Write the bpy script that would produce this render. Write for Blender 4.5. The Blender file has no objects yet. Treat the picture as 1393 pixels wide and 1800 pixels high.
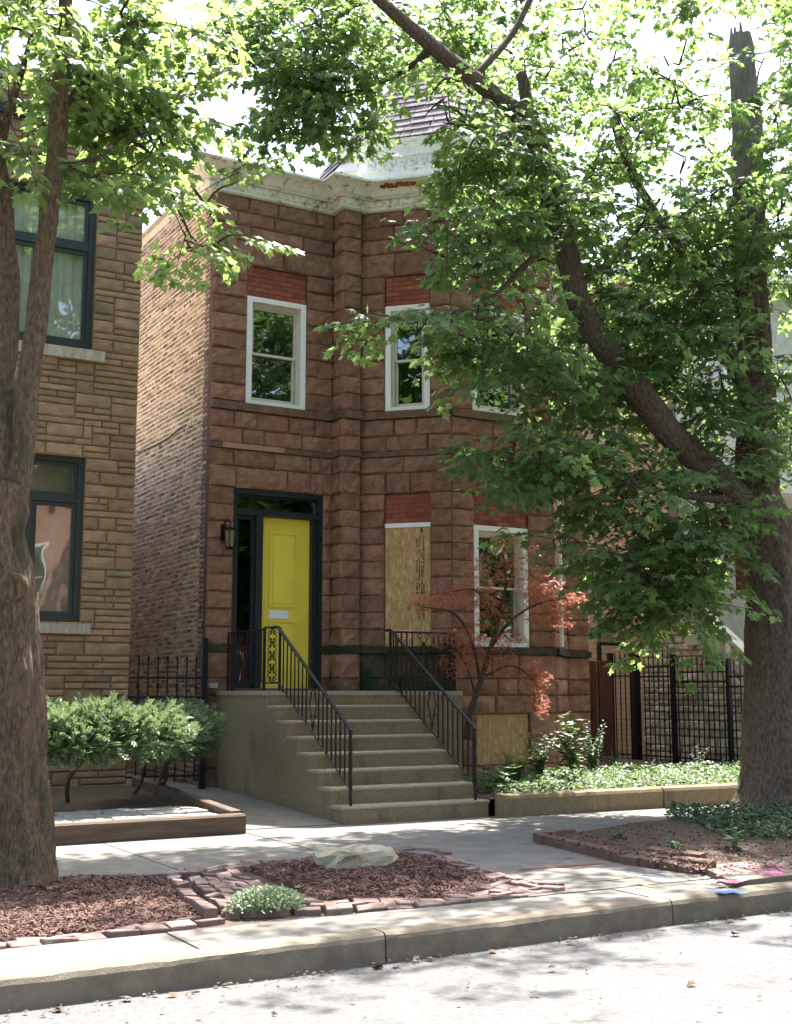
import bpy, math, random
import numpy as np
from mathutils import Vector, Matrix, noise
# ------------------------------------------------------------------ camera, sky, sun, exposure
SC = bpy.context.scene
F_PX, CX, CY, EYE = 2181.0, 696.5, 900.0, 1.42
YAW, PITCH = math.radians(29.63), math.radians(8.34)
cam_d = bpy.data.cameras.new('camera'); cam = bpy.data.objects.new('camera', cam_d)
SC.collection.objects.link(cam); SC.camera = cam
cam_d.sensor_fit = 'VERTICAL'; cam_d.sensor_height = 36.0; cam_d.lens = 36.0 * F_PX / 1800.0
cam_d.clip_end = 2000.0
cam.location = (0, 0, EYE); cam.rotation_euler = (math.pi / 2 + PITCH, 0, -YAW)
SUN_EL, SUN_AZ = math.radians(65), math.radians(53)        # azimuth from +Y towards +X
W = bpy.data.worlds.new('World'); SC.world = W; W.use_nodes = True
wn = W.node_tree.nodes; wl = W.node_tree.links
sky = wn.new('ShaderNodeTexSky'); sky.sky_type = 'NISHITA'; sky.sun_disc = False
sky.sun_elevation = SUN_EL; sky.sun_rotation = SUN_AZ
sky.air_density = 1.0; sky.dust_density = 3.5; sky.ozone_density = 0.6
wn['Background'].inputs[1].default_value = 0.15
wl.new(sky.outputs[0], wn['Background'].inputs[0])
sl = bpy.data.lights.new('sun', 'SUN'); sl.energy = 5.0; sl.angle = math.radians(0.55); sl.color = (1.0, 0.965, 0.925)
sun = bpy.data.objects.new('sun', sl); SC.collection.objects.link(sun)
sun.rotation_euler = (math.pi / 2 - SUN_EL, 0, math.pi - SUN_AZ)
SC.view_settings.view_transform = 'Standard'; SC.view_settings.look = 'None'
SC.view_settings.exposure = 2.28; SC.view_settings.gamma = 1.0
SC.cycles.max_bounces = 7; SC.cycles.transparent_max_bounces = 10; SC.cycles.use_denoising = True
SC.cycles.sample_clamp_indirect = 6.0; SC.cycles.caustics_reflective = False; SC.cycles.caustics_refractive = False

# ------------------------------------------------------------------ pixel -> place helpers (photograph pixels, 1393 x 1800)
HD = Vector((math.sin(YAW) * math.cos(PITCH), math.cos(YAW) * math.cos(PITCH), math.sin(PITCH)))
RT = Vector((math.cos(YAW), -math.sin(YAW), 0)); UP = RT.cross(HD); EY = Vector((0, 0, EYE))
def ray(x, y): return HD + RT * ((x - CX) / F_PX) - UP * ((y - CY) / F_PX)
def onz(x, y, z=0.0): v = ray(x, y); return EY + v * ((z - EYE) / v.z)
def ony(x, y, Y): v = ray(x, y); return EY + v * (Y / v.y)
def onx(x, y, X): v = ray(x, y); return EY + v * (X / v.x)

# ------------------------------------------------------------------ mesh helpers
COL = SC.collection
def link(o, parent=None):
    COL.objects.link(o)
    if parent: o.parent = parent
    return o
def mesh(name, verts, faces, mats, smooth=False, fm=None):
    me = bpy.data.meshes.new(name); me.from_pydata([tuple(v) for v in verts], [], faces)
    for m in (mats if isinstance(mats, (list, tuple)) else [mats]): me.materials.append(m)
    if smooth: me.polygons.foreach_set('use_smooth', [True] * len(me.polygons))
    if fm: me.polygons.foreach_set('material_index', fm)
    me.update(); return me
def obj(name, verts, faces, mats, parent=None, smooth=False, fm=None):
    return link(bpy.data.objects.new(name, mesh(name, verts, faces, mats, smooth, fm)), parent)
def thing(name, label, cat, group=None, loc=(0, 0, 0)):
    o = bpy.data.objects.new(name, None); o.location = loc; o.empty_display_size = .1; link(o)
    return tag(o, label, cat, group)
def tag(o, label, cat, group=None, kind=None):
    if label: o['label'] = label
    if cat: o['category'] = cat
    if group: o['group'] = group
    if kind: o['kind'] = kind
    return o
def kind(o, k): o['kind'] = k; return o
class MB:
    def __init__(s): s.v = []; s.f = []
    def add(s, vs, fs):
        b = len(s.v); s.v += [Vector(v) for v in vs]; s.f += [tuple(i + b for i in f) for f in fs]; return s
    def hexa(s, p):      # 8 corners: bottom 0-3 ccw, top 4-7
        return s.add(p, [(3, 2, 1, 0), (4, 5, 6, 7), (0, 1, 5, 4), (1, 2, 6, 5), (2, 3, 7, 6), (3, 0, 4, 7)])
    def box(s, x0, x1, y0, y1, z0, z1):
        return s.hexa([(x0, y0, z0), (x1, y0, z0), (x1, y1, z0), (x0, y1, z0), (x0, y0, z1), (x1, y0, z1), (x1, y1, z1), (x0, y1, z1)])
    def fbox(s, F, u0, u1, n0, n1, z0, z1):   # box in a wall frame
        P = F.pt
        return s.hexa([P(u0, n1, z0), P(u1, n1, z0), P(u1, n0, z0), P(u0, n0, z0), P(u0, n1, z1), P(u1, n1, z1), P(u1, n0, z1), P(u0, n0, z1)])
    def tube(s, pts, rad, n=6, cap=True, jit=0.0, seed=0.0, ridge=0.0):
        pts = [Vector(p) for p in pts]; m = len(pts)
        if not hasattr(rad, '__len__'): rad = [rad] * m
        t0 = (pts[1] - pts[0]).normalized(); a = t0.orthogonal().normalized(); b0 = len(s.v)
        for i, p in enumerate(pts):
            t = (pts[min(i + 1, m - 1)] - pts[max(i - 1, 0)]).normalized()
            a = (a - t * a.dot(t)).normalized(); b = t.cross(a)
            for k in range(n):
                an = 2 * math.pi * k / n; r = rad[i]
                dr = a * math.cos(an) + b * math.sin(an)
                if jit: r *= 1 + jit * noise.noise(Vector((dr.x * 1.5 + seed, dr.y * 1.5, p.z * .9 + dr.z))) + jit * .5 * noise.noise(Vector((dr.x * 4 + seed, dr.y * 4, p.z * 2)))
                if ridge: q = Vector((dr.x * rad[i] * 17 + seed, dr.y * rad[i] * 17, p.z * 2.6)); r += ridge * (1 - 2.2 * abs(noise.noise(q)) + .5 * noise.noise(q * 2.3))
                s.v.append(p + dr * r)
        for i in range(m - 1):
            for k in range(n):
                k2 = (k + 1) % n
                s.f.append((b0 + i * n + k, b0 + i * n + k2, b0 + (i + 1) * n + k2, b0 + (i + 1) * n + k))
        if cap:
            s.f.append(tuple(b0 + k for k in reversed(range(n)))); s.f.append(tuple(b0 + (m - 1) * n + k for k in range(n)))
        return s
    def lathe(s, prof, c, n=12):   # prof [(r,z)]
        b0 = len(s.v)
        for r, z in prof:
            for k in range(n):
                a = 2 * math.pi * k / n; s.v.append(Vector((c[0] + r * math.cos(a), c[1] + r * math.sin(a), c[2] + z)))
        for i in range(len(prof) - 1):
            for k in range(n):
                k2 = (k + 1) % n; s.f.append((b0 + i * n + k, b0 + i * n + k2, b0 + (i + 1) * n + k2, b0 + (i + 1) * n + k))
        s.f.append(tuple(b0 + k for k in reversed(range(n)))); s.f.append(tuple(b0 + (len(prof) - 1) * n + k for k in range(n)))
        return s
    def build(s, name, mat, parent=None, smooth=False): return obj(name, s.v, s.f, mat, parent, smooth)
class Fr:                 # a vertical wall plane: o + u*along + n*outward + z
    def __init__(s, o, du, dn): s.o = Vector((o[0], o[1], 0)); s.du = Vector((du[0], du[1], 0)); s.dn = Vector((dn[0], dn[1], 0))
    def pt(s, u, n, z): return s.o + s.du * u + s.dn * n + Vector((0, 0, z))
def catmull(pts, k=6):
    P = [np.array(p, float) for p in pts]; P = [2 * P[0] - P[1]] + P + [2 * P[-1] - P[-2]]; out = []
    for i in range(1, len(P) - 2):
        for t in np.linspace(0, 1, k, endpoint=False):
            a, b, c, d = P[i - 1:i + 3]
            out.append(.5 * ((2 * b) + (-a + c) * t + (2 * a - 5 * b + 4 * c - d) * t * t + (-a + 3 * b - 3 * c + d) * t ** 3))
    out.append(P[-2]); return out
# ------------------------------------------------------------------ materials (all procedural)
def M(name, c1, c2=None, scale=4.0, rough=.9, bump=0.0, bscale=30.0, rnd=0.0, island=False, stretch=(1, 1, 1), c3=None, s3=1.3, t3=.6, spec=.25, detail=6.0, hue=0.0, bdist=.02):
    m = bpy.data.materials.new(name); m.use_nodes = True; N = m.node_tree.nodes; L = m.node_tree.links
    b = N['Principled BSDF']; b.inputs['Roughness'].default_value = rough; b.inputs['Specular IOR Level'].default_value = spec
    g = N.new('ShaderNodeNewGeometry'); mp = N.new('ShaderNodeMapping'); mp.inputs['Scale'].default_value = stretch
    L.new(g.outputs['Position'], mp.inputs['Vector'])
    vec = mp.outputs[0]; rv = None
    if rnd or hue:
        oi = N.new('ShaderNodeObjectInfo'); ad = N.new('ShaderNodeMath'); ad.operation = 'ADD'
        L.new(oi.outputs['Random'], ad.inputs[0])
        if island: L.new(g.outputs['Random Per Island'], ad.inputs[1])
        fr = N.new('ShaderNodeMath'); fr.operation = 'FRACT'; L.new(ad.outputs[0], fr.inputs[0]); rv = fr.outputs[0]
        off = N.new('ShaderNodeVectorMath'); off.operation = 'ADD'; sc = N.new('ShaderNodeMath'); sc.operation = 'MULTIPLY'; sc.inputs[1].default_value = 37.0
        L.new(rv, sc.inputs[0]); L.new(vec, off.inputs[0]); L.new(sc.outputs[0], off.inputs[1]); vec = off.outputs[0]
    c2 = c2 or tuple(x * .75 for x in c1)
    n = N.new('ShaderNodeTexNoise'); n.inputs['Scale'].default_value = scale; n.inputs['Detail'].default_value = detail; n.inputs['Roughness'].default_value = .65
    L.new(vec, n.inputs['Vector'])
    r = N.new('ShaderNodeValToRGB'); r.color_ramp.elements[0].position = .36; r.color_ramp.elements[1].position = .64
    r.color_ramp.elements[0].color = (*c1, 1); r.color_ramp.elements[1].color = (*c2, 1); L.new(n.outputs[0], r.inputs[0]); colr = r.outputs[0]
    if c3:
        n3 = N.new('ShaderNodeTexNoise'); n3.inputs['Scale'].default_value = s3; n3.inputs['Detail'].default_value = 7; n3.inputs['Roughness'].default_value = .7
        L.new(vec, n3.inputs['Vector'])
        r3 = N.new('ShaderNodeValToRGB'); r3.color_ramp.elements[0].position = t3 - .06; r3.color_ramp.elements[1].position = t3 + .06; L.new(n3.outputs[0], r3.inputs[0])
        mx = N.new('ShaderNodeMix'); mx.data_type = 'RGBA'; L.new(r3.outputs[0], mx.inputs[0]); L.new(colr, mx.inputs[6]); mx.inputs[7].default_value = (*c3, 1); colr = mx.outputs[2]
    if rv is not None:
        hs = N.new('ShaderNodeHueSaturation'); mr = N.new('ShaderNodeMapRange'); mr.inputs[3].default_value = 1 - rnd; mr.inputs[4].default_value = 1 + rnd
        L.new(rv, mr.inputs[0]); L.new(mr.outputs[0], hs.inputs['Value']); L.new(colr, hs.inputs['Color'])
        if hue:
            m7 = N.new('ShaderNodeMath'); m7.operation = 'MULTIPLY'; m7.inputs[1].default_value = 7.31; f7 = N.new('ShaderNodeMath'); f7.operation = 'FRACT'
            L.new(rv, m7.inputs[0]); L.new(m7.outputs[0], f7.inputs[0]); mh = N.new('ShaderNodeMapRange'); mh.inputs[3].default_value = .5 - hue; mh.inputs[4].default_value = .5 + hue
            L.new(f7.outputs[0], mh.inputs[0]); L.new(mh.outputs[0], hs.inputs['Hue'])
        colr = hs.outputs[0]
    L.new(colr, b.inputs['Base Color'])
    if bump:
        nb = N.new('ShaderNodeTexNoise'); nb.inputs['Scale'].default_value = bscale; nb.inputs['Detail'].default_value = 8; nb.inputs['Roughness'].default_value = .7; L.new(vec, nb.inputs['Vector'])
        bp = N.new('ShaderNodeBump'); bp.inputs['Strength'].default_value = bump; bp.inputs['Distance'].default_value = bdist
        L.new(nb.outputs[0], bp.inputs['Height']); L.new(bp.outputs[0], b.inputs['Normal'])
    m['col'] = list(c1)
    return m
def leafmat(name, c1, c2, trans, tw=.5, rough=.45, spec=.35):
    m = M(name, c1, c2, scale=9, rough=rough, rnd=.35, island=True, hue=.025, spec=spec)
    N = m.node_tree.nodes; L = m.node_tree.links; b = N['Principled BSDF']; out = N['Material Output']
    t = N.new('ShaderNodeBsdfTranslucent'); src = b.inputs['Base Color'].links[0].from_socket
    hs = N.new('ShaderNodeMix'); hs.data_type = 'RGBA'; hs.blend_type = 'MIX'; hs.inputs[0].default_value = .65; L.new(src, hs.inputs[6]); hs.inputs[7].default_value = (*trans, 1)
    L.new(hs.outputs[2], t.inputs['Color'])
    mx = N.new('ShaderNodeMixShader'); mx.inputs[0].default_value = tw; L.new(b.outputs[0], mx.inputs[1]); L.new(t.outputs[0], mx.inputs[2]); L.new(mx.outputs[0], out.inputs[0])
    return m
def glassmat(name, tint=.55, refl=.10, wob=.02):
    m = bpy.data.materials.new(name); m.use_nodes = True; N = m.node_tree.nodes; L = m.node_tree.links; N.remove(N['Principled BSDF'])
    g = N.new('ShaderNodeBsdfGlossy'); g.inputs['Roughness'].default_value = .015; g.inputs['Color'].default_value = (.9, .95, .95, 1)
    t = N.new('ShaderNodeBsdfTransparent'); t.inputs['Color'].default_value = (tint, tint * 1.04, tint, 1)
    lw = N.new('ShaderNodeLayerWeight'); lw.inputs[0].default_value = .5; pw = N.new('ShaderNodeMath'); pw.operation = 'POWER'; pw.inputs[1].default_value = 4.0; L.new(lw.outputs['Facing'], pw.inputs[0]); fr = N.new('ShaderNodeMath'); fr.operation = 'MULTIPLY'; fr.inputs[1].default_value = .6; L.new(pw.outputs[0], fr.inputs[0]); ad = N.new('ShaderNodeMath'); ad.operation = 'ADD'; ad.inputs[1].default_value = refl; ad.use_clamp = True; L.new(fr.outputs[0], ad.inputs[0])
    mx = N.new('ShaderNodeMixShader'); L.new(ad.outputs[0], mx.inputs[0]); L.new(t.outputs[0], mx.inputs[1]); L.new(g.outputs[0], mx.inputs[2]); L.new(mx.outputs[0], N['Material Output'].inputs[0])
    ge = N.new('ShaderNodeNewGeometry'); n = N.new('ShaderNodeTexNoise'); n.inputs['Scale'].default_value = 2.2; n.inputs['Detail'].default_value = 1; L.new(ge.outputs['Position'], n.inputs['Vector'])
    bp = N.new('ShaderNodeBump'); bp.inputs['Strength'].default_value = wob * 10; bp.inputs['Distance'].default_value = .02; L.new(n.outputs[0], bp.inputs['Height']); L.new(bp.outputs[0], g.inputs['Normal']); 
    return m
mat = {}
mat['brownstone'] = M('brownstone', (.310, .165, .104), (.195, .100, .064), scale=9, rough=.95, bump=.75, bscale=16, rnd=.17, hue=.008, c3=(.125, .080, .060), s3=2.6, t3=.63, bdist=.035)
mat['brownmossy'] = M('brownstone_mossy', (.10, .062, .042), (.055, .045, .028), scale=4, bump=.7, bscale=16, rnd=.2, c3=(.022, .035, .016), s3=1.6, t3=.47, bdist=.03)
mat['brownsill'] = M('brownstone_sill', (.19, .105, .068), (.105, .066, .046), scale=5, bump=.4, bscale=24, rnd=.12)
mat['mortar_dark'] = M('dark_mortar', (.125, .062, .043), (.085, .044, .032), scale=9, bump=.3)
mat['patch'] = M('pink_patch_stone', (.36, .21, .16), (.31, .18, .14), scale=6, bump=.2)
mat['redbrick'] = M('red_infill_brick', (.29, .085, .050), (.21, .064, .040), scale=9, rnd=.22, hue=.01, bump=.4, bscale=60)
mat['redmortar'] = M('red_mortar', (.20, .08, .052), (.16, .066, .044), scale=20, bump=.2)
mat['sidebrick'] = M('common_brick', (.43, .30, .195), (.18, .126, .094), scale=3.5, rnd=.5, island=True, hue=.02, bump=.6, bscale=40, c3=(.09, .055, .045), s3=1.2, t3=.60)
mat['sidemortar'] = M('tan_mortar', (.78, .62, .40), (.66, .52, .33), scale=6, bump=.5, bscale=50, c3=(.42, .30, .20), s3=.8, t3=.66)
mat['tanstone'] = M('tan_ashlar', (.345, .220, .125), (.240, .155, .090), scale=7, rnd=.17, hue=.009, bump=.55, bscale=26, c3=(.20, .155, .095), s3=1.6, t3=.6)
mat['tanmortar'] = M('ashlar_mortar', (.18, .122, .068), (.13, .09, .052), scale=12, bump=.3)
mat['limestone'] = M('weathered_limestone', (.47, .42, .32), (.33, .28, .20), scale=7, bump=.4, bscale=40, c3=(.20, .16, .11), s3=3, t3=.66, stretch=(4, 4, .6))
mat['cornice'] = M('peeling_cream_paint', (.80, .78, .68), (.72, .69, .58), scale=3, rough=.75, bump=.35, bscale=40, c3=(.20, .135, .08), s3=7.5, t3=.60)
mat['frieze'] = M('peeling_white_paint', (.72, .72, .66), (.60, .60, .53), scale=4, rough=.75, bump=.4, bscale=40, c3=(.17, .14, .10), s3=9, t3=.63)
mat['rust'] = M('rust', (.30, .12, .03), (.12, .045, .02), scale=14, bump=.5, c3=(.45, .30, .10), s3=9, t3=.58)
mat['shingle'] = M('cedar_shingle', (.24, .195, .195), (.145, .118, .118), scale=5, rnd=.28, bump=.5, bscale=30, stretch=(3, 3, 3))
mat['tar'] = M('dark_roofing', (.05, .045, .045), (.03, .03, .03))
mat['flash'] = M('white_membrane', (.75, .75, .76), (.6, .6, .63), scale=3, rough=.6, bump=.3, bscale=9)
mat['white'] = M('white_paint', (.80, .79, .76), (.74, .73, .69), scale=5, rough=.5, bump=.1)
mat['cream'] = M('cream_vinyl', (.62, .57, .45), (.55, .50, .39), scale=5, rough=.5)
mat['yellow'] = M('yellow_door_paint', (.77, .61, .075), (.72, .57, .065), scale=3, rough=.4, bump=.06, bscale=80)
mat['blackpaint'] = M('black_green_paint', (.012, .020, .022), (.009, .015, .017), rough=.4, spec=.4)
mat['darkframe'] = M('dark_green_grey_frame', (.030, .040, .036), (.022, .030, .028), rough=.4, spec=.4)
mat['iron'] = M('wrought_iron', (.008, .008, .012), (.005, .005, .008), scale=20, rough=.36, spec=.3, bump=.2, bscale=60)
mat['ironrust'] = M('rusty_iron', (.026, .015, .011), (.010, .008, .008), scale=22, rough=.6, bump=.3)
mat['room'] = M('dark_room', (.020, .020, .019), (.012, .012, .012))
mat['curtain'] = M('pale_curtain', (.82, .78, .68), (.76, .72, .62), rough=.9)
mat['glass'] = glassmat('window_glass', .86, .13, .015)
mat['doorglass'] = glassmat('door_glass', .35, .05, .01)
mat['lampglass'] = M('frosted_lamp_glass', (.22, .19, .12), (.17, .145, .09), rough=.3)
mat['osb'] = M('osb_board', (.46, .29, .125), (.33, .19, .075), scale=28, rnd=.06, bump=.25, bscale=50, stretch=(1, 1, .35), c3=(.56, .41, .21), s3=22, t3=.57)
mat['ink'] = M('black_ink', (.03, .025, .02), (.05, .04, .03), scale=60)
mat['redink'] = M('red_sign_ink', (.62, .05, .035), (.55, .05, .035))
mat['card'] = M('pale_card', (.62, .42, .27), (.55, .36, .22))
mat['concrete'] = M('concrete', (.185, .173, .150), (.132, .122, .104), scale=5, bump=.35, bscale=70, c3=(.095, .086, .072), s3=1.1, t3=.66, rnd=.05)
mat['stoop'] = M('stoop_aggregate', (.300, .228, .132), (.185, .137, .078), scale=45, bump=.55, bscale=120, c3=(.150, .122, .076), s3=1.3, t3=.60, stretch=(1.5, 1.5, .4))
mat['tread'] = M('worn_tread', (.36, .32, .24), (.26, .225, .16), scale=40, bump=.35, bscale=110)
mat['kerb'] = M('kerb_concrete', (.200, .170, .126), (.140, .117, .085), scale=6, bump=.45, bscale=80, c3=(.135, .112, .080), s3=1.6, t3=.64)
mat['road'] = M('road_asphalt', (.140, .136, .132), (.096, .093, .090), scale=26, bump=.6, bscale=120, c3=(.068, .063, .056), s3=2.3, t3=.62)
mat['ground'] = M('ground_soil', (.10, .085, .055), (.07, .06, .04), bump=.4)
mat['soil'] = M('garden_soil', (.105, .076, .052), (.060, .044, .031), scale=12, bump=.9, bscale=40)
mat['mulch'] = M('bark_mulch', (.11, .055, .040), (.055, .030, .023), scale=30, bump=1.0, bscale=70, bdist=.04)
mat['chip'] = M('mulch_chip', (.165, .092, .072), (.088, .048, .038), scale=20, rnd=.5, island=True)
mat['paver'] = M('clay_paver', (.23, .16, .135), (.155, .102, .088), scale=9, rnd=.25, hue=.01, bump=.4, bscale=60, c3=(.27, .22, .19), s3=3, t3=.6)
mat['edging'] = M('brown_edging_stone', (.16, .095, .07), (.10, .06, .045), scale=7, rnd=.15, bump=.5, bscale=50)
mat['timber'] = M('weathered_timber', (.135, .095, .068), (.075, .052, .038), scale=6, bump=.7, bscale=22, stretch=(.25, 3, 3), c3=(.05, .035, .025), s3=4, t3=.66)
mat['flag'] = M('pale_flagstone', (.50, .45, .40), (.38, .34, .30), scale=6, bump=.5, rnd=.12)
mat['rock'] = M('limestone_boulder', (.44, .40, .30), (.31, .27, .18), scale=6, bump=.6, bscale=30, c3=(.19, .16, .09), s3=4, t3=.6)
mat['bark_l'] = M('maple_bark', (.255, .175, .108), (.092, .062, .038), scale=30, bump=1.0, bscale=34, stretch=(1.6, 1.6, .5), c3=(.075, .075, .035), s3=2.5, t3=.62, bdist=.045)
mat['bark_r'] = M('old_maple_bark', (.235, .178, .135), (.085, .062, .047), scale=26, bump=1.0, bscale=30, stretch=(1.7, 1.7, .5), c3=(.045, .045, .028), s3=2.5, t3=.64, bdist=.06)
mat['deadwood'] = M('bare_grey_wood', (.27, .235, .20), (.15, .125, .105), scale=12, bump=.8, bscale=30, stretch=(3, 3, .2))
mat['scar'] = M('cut_wood_scar', (.24, .14, .075), (.12, .07, .04), scale=16, bump=.6)
mat['twig'] = M('twig_bark', (.075, .048, .034), (.05, .032, .024), scale=15)
mat['leaf'] = leafmat('maple_leaf', (.098, .165, .050), (.066, .122, .038), (.42, .56, .15), .52)
mat['leafd'] = leafmat('maple_leaf_dark', (.090, .155, .052), (.050, .100, .036), (.36, .53, .14), .52)
mat['redleaf'] = leafmat('red_maple_leaf', (.32, .115, .070), (.18, .070, .042), (.82, .30, .18), .5)
mat['neighbrick'] = M('pale_common_brick', (.56, .47, .36), (.46, .39, .30), scale=8, bump=.3)  # paled so the neighbour's wall bounces sunlight onto the brownstone's brick side
mat['yew'] = leafmat('yew_needle', (.16, .235, .115), (.085, .145, .065), (.28, .38, .15), .3, rough=.4, spec=.5)
mat['cover'] = leafmat('ground_cover_leaf', (.085, .15, .045), (.055, .105, .035), (.22, .34, .08), .35, spec=.5)
mat['ivy'] = leafmat('ivy_leaf', (.030, .070, .028), (.020, .050, .020), (.08, .16, .04), .25)
mat['silver'] = leafmat('variegated_leaf', (.30, .36, .22), (.12, .20, .09), (.35, .42, .25), .35)
mat['dryleaf'] = M('dry_leaf', (.13, .095, .06), (.07, .052, .036), rnd=.4, island=True)
mat['farleaf'] = leafmat('far_leaf', (.065, .13, .03), (.04, .09, .022), (.22, .34, .05), .4)
mat['tanbrick'] = M('tan_side_brick', (.48, .36, .245), (.40, .30, .20), scale=5, rnd=.12, bump=.4, bscale=40)
mat['tanbm'] = M('tan_brick_mortar', (.22, .16, .11), (.18, .13, .09))
mat['greystone'] = M('grey_rubble_stone', (.66, .61, .50), (.47, .43, .35), scale=5, rnd=.22, bump=.7, bscale=22, c3=(.16, .14, .11), s3=2.5, t3=.64)
mat['greymortar'] = M('rubble_mortar', (.24, .21, .17), (.17, .15, .12))
mat['balustrade'] = M('cast_stone', (.58, .55, .48), (.47, .44, .37), scale=7, bump=.3)
mat['redboard'] = M('red_brown_board', (.14, .046, .026), (.09, .030, .018), scale=6, stretch=(3, 3, .3), bump=.3, rnd=.15)
mat['metal'] = M('grey_metal', (.33, .33, .32), (.26, .26, .25), rough=.45)
mat['pipe'] = M('pale_downspout', (.66, .60, .53), (.50, .42, .35), scale=7, bump=.15)
mat['pinkhouse'] = M('pink_brick_facade', (.50, .25, .20), (.40, .20, .16), scale=5)
def paint(n, c): return M(n, c, tuple(x * .8 for x in c), scale=25)
mat['p_pink'] = paint('pink_spray_paint', (.37, .135, .20)); mat['p_blue'] = paint('blue_spray_paint', (.055, .12, .28))
mat['p_red'] = paint('red_spray_paint', (.27, .10, .085)); mat['p_yel'] = paint('yellow_spray_paint', (.34, .29, .11)); mat['p_white'] = paint('white_spray_paint', (.7, .7, .7))
RND = random.Random(7)
# ------------------------------------------------------------------ ground, road, kerb, pavement
def sheet(name, poly, z, m, k='structure', parent=None):
    o = obj(name, [(p[0], p[1], z if len(p) < 3 else p[2]) for p in poly], [tuple(range(len(poly)))], m, parent)
    if k and not parent: o['kind'] = k
    return o
sheet('ground', [(-400, -400), (400, -400), (400, 400), (-400, 400)], -.24, mat['ground'])
def grid_sheet(name, x0, x1, y0, y1, nx, ny, fz, m):
    vs = []; fs = []
    for j in range(ny + 1):
        for i in range(nx + 1):
            x = x0 + (x1 - x0) * i / nx; y = y0 + (y1 - y0) * j / ny; vs.append((x, y, fz(x, y)))
    for j in range(ny):
        for i in range(nx): a = j * (nx + 1) + i; fs.append((a, a + 1, a + nx + 2, a + nx + 1))
    return obj(name, vs, fs, m, None, True)
nz = lambda x, y, s, k=0: noise.noise(Vector((x * s + k, y * s, k)))
kind(grid_sheet('road', -60, 120, -3.5, 6.72, 180, 20, lambda x, y: -.15 + .012 * nz(x, y, .5) + .03 * max(0, 1 - abs(y - 1.5) / 5), mat['road']), 'structure')
# kerb: long stones with joints
kb = kind(obj('kerb', [], [], mat['kerb']), 'structure'); kerb_x = [-40, -30, -20, -12, -6.2, -2.6, .95, 3.72, 6.02, 7.95, 10.6, 13.4, 17, 22, 30, 50, 90]
KY = lambda x: 6.58 + (x - 1.5) * .035 if x < 12 else 6.95 + (x - 12) * .01
def kerb_piece(x0, x1, par, kyf):
    n = max(3, int((x1 - x0) / .07)) if -1 < x0 < 12 else 6; prof = [(0, -.22), (.0, -.02), (.012, .006), (.035, .018), (.075, .022), (.17, .020), (.175, -.22)]; vs = []; fs = []
    for i in range(n + 1):
        x = x0 + (x1 - x0) * i / n
        for k, (a, z) in enumerate(prof):
            w = .008 * nz(x, k * .3, 2.1, 4) + .006 * nz(x, k * .3, 9, 2); vs.append((x, kyf(x) + a + (w if k < 4 else 0), z + (w if 1 <= k < 6 else 0)))
    m = len(prof)
    for i in range(n):
        for k in range(m - 1): a = i * m + k; fs.append((a, a + m, a + m + 1, a + 1))
    fs.append(tuple(range(m))); fs.append(tuple(reversed(range(n * m, n * m + m))))
    return obj('kerb_stone', vs, fs, mat['kerb'], par, False)
for a, b in zip(kerb_x, kerb_x[1:]): kerb_piece(a + .006, b - .006, kb, KY)
# concrete strip behind the kerb
def slabs(name, x_edges, yf0, yf1, z, m, th=.1):
    r = kind(obj(name, [], [], m), 'structure')
    for a, b in zip(x_edges, x_edges[1:]):
        g = .006; dz = RND.uniform(-.004, .004)
        top = [(a + g, yf0(a) + g, z + dz), (b - g, yf0(b) + g, z + dz), (b - g, yf1(b) - g, z + dz), (a + g, yf1(a) - g, z + dz)]
        mb = MB(); mb.hexa([Vector(t) - Vector((0, 0, th)) for t in top] + top); mb.build('slab', m, r)
    return r
slabs('kerb_strip', [-20, -14, -10, -6.5, -3, -.4, 1.1, 2.62, 4.25, 6.02, 7.9, 10, 13, 17, 22, 30], lambda x: KY(x) + .19, lambda x: max(7.40, KY(x) + .4), .006, mat['concrete'])
SX = [-30, -25, -20, -15, -10, -6, -4.2, -2.6, -1.0, .6, 2.1, 3.62, 5.15, 6.6, 8.1, 9.6, 11.2, 12.8, 14.4, 16, 18, 20, 24, 28, 34, 40, 60]
slabs('pavement', SX, lambda x: 9.82, lambda x: 12.16, .0, mat['concrete'])
slabs('pavement_back_strip', [-30, 2.9, 5.2, 6.4, 8.4, 20, 60], lambda x: 12.165, lambda x: 12.5, -.006, mat['concrete'])
# crossing path from kerb to pavement
cp = kind(obj('crossing_path', [], [], mat['concrete']), 'structure')
for q in ([(5.30, 7.42), (7.45, 7.44), (7.60, 8.55), (5.72, 8.45)], [(5.72, 8.46), (7.60, 8.56), (7.75, 9.81), (4.95, 9.81)]):
    top = [Vector((x, y, .004)) for x, y in q]; MB().hexa([t - Vector((0, 0, .1)) for t in top] + top).build('slab', mat['concrete'], cp)
# walk between timber bed and stoop, rising gently to the gangway
gw = kind(obj('gangway_path', [], [], mat['concrete']), 'structure')
for y0, y1 in ((12.5, 13.9), (13.9, 15.2), (15.2, 16.5), (16.5, 21), (21, 27)):
    zz = lambda y: -.006 + .17 * min(1, max(0, (y - 12.3) / 4.1)); x0 = 5.2 if y0 < 15.5 else 4.9
    top = [Vector((x0, y0 + .006, zz(y0))), Vector((6.5, y0 + .006, zz(y0))), Vector((6.5, y1 - .006, zz(y1))), Vector((x0, y1 - .006, zz(y1)))]
    MB().hexa([t - Vector((0, 0, .12)) for t in top] + top).build('slab', mat['concrete'], gw)
# parkway soil (base between kerb strip and pavement) and garden grounds behind
sheet('parkway_soil', [(-60, 7.1), (90, 7.1), (90, 9.83), (-60, 9.83)], -.03, mat['soil'])
sheet('yard_soil', [(-60, 12.49), (90, 12.49), (90, 40), (-60, 40)], -.05, mat['soil'])

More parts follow.
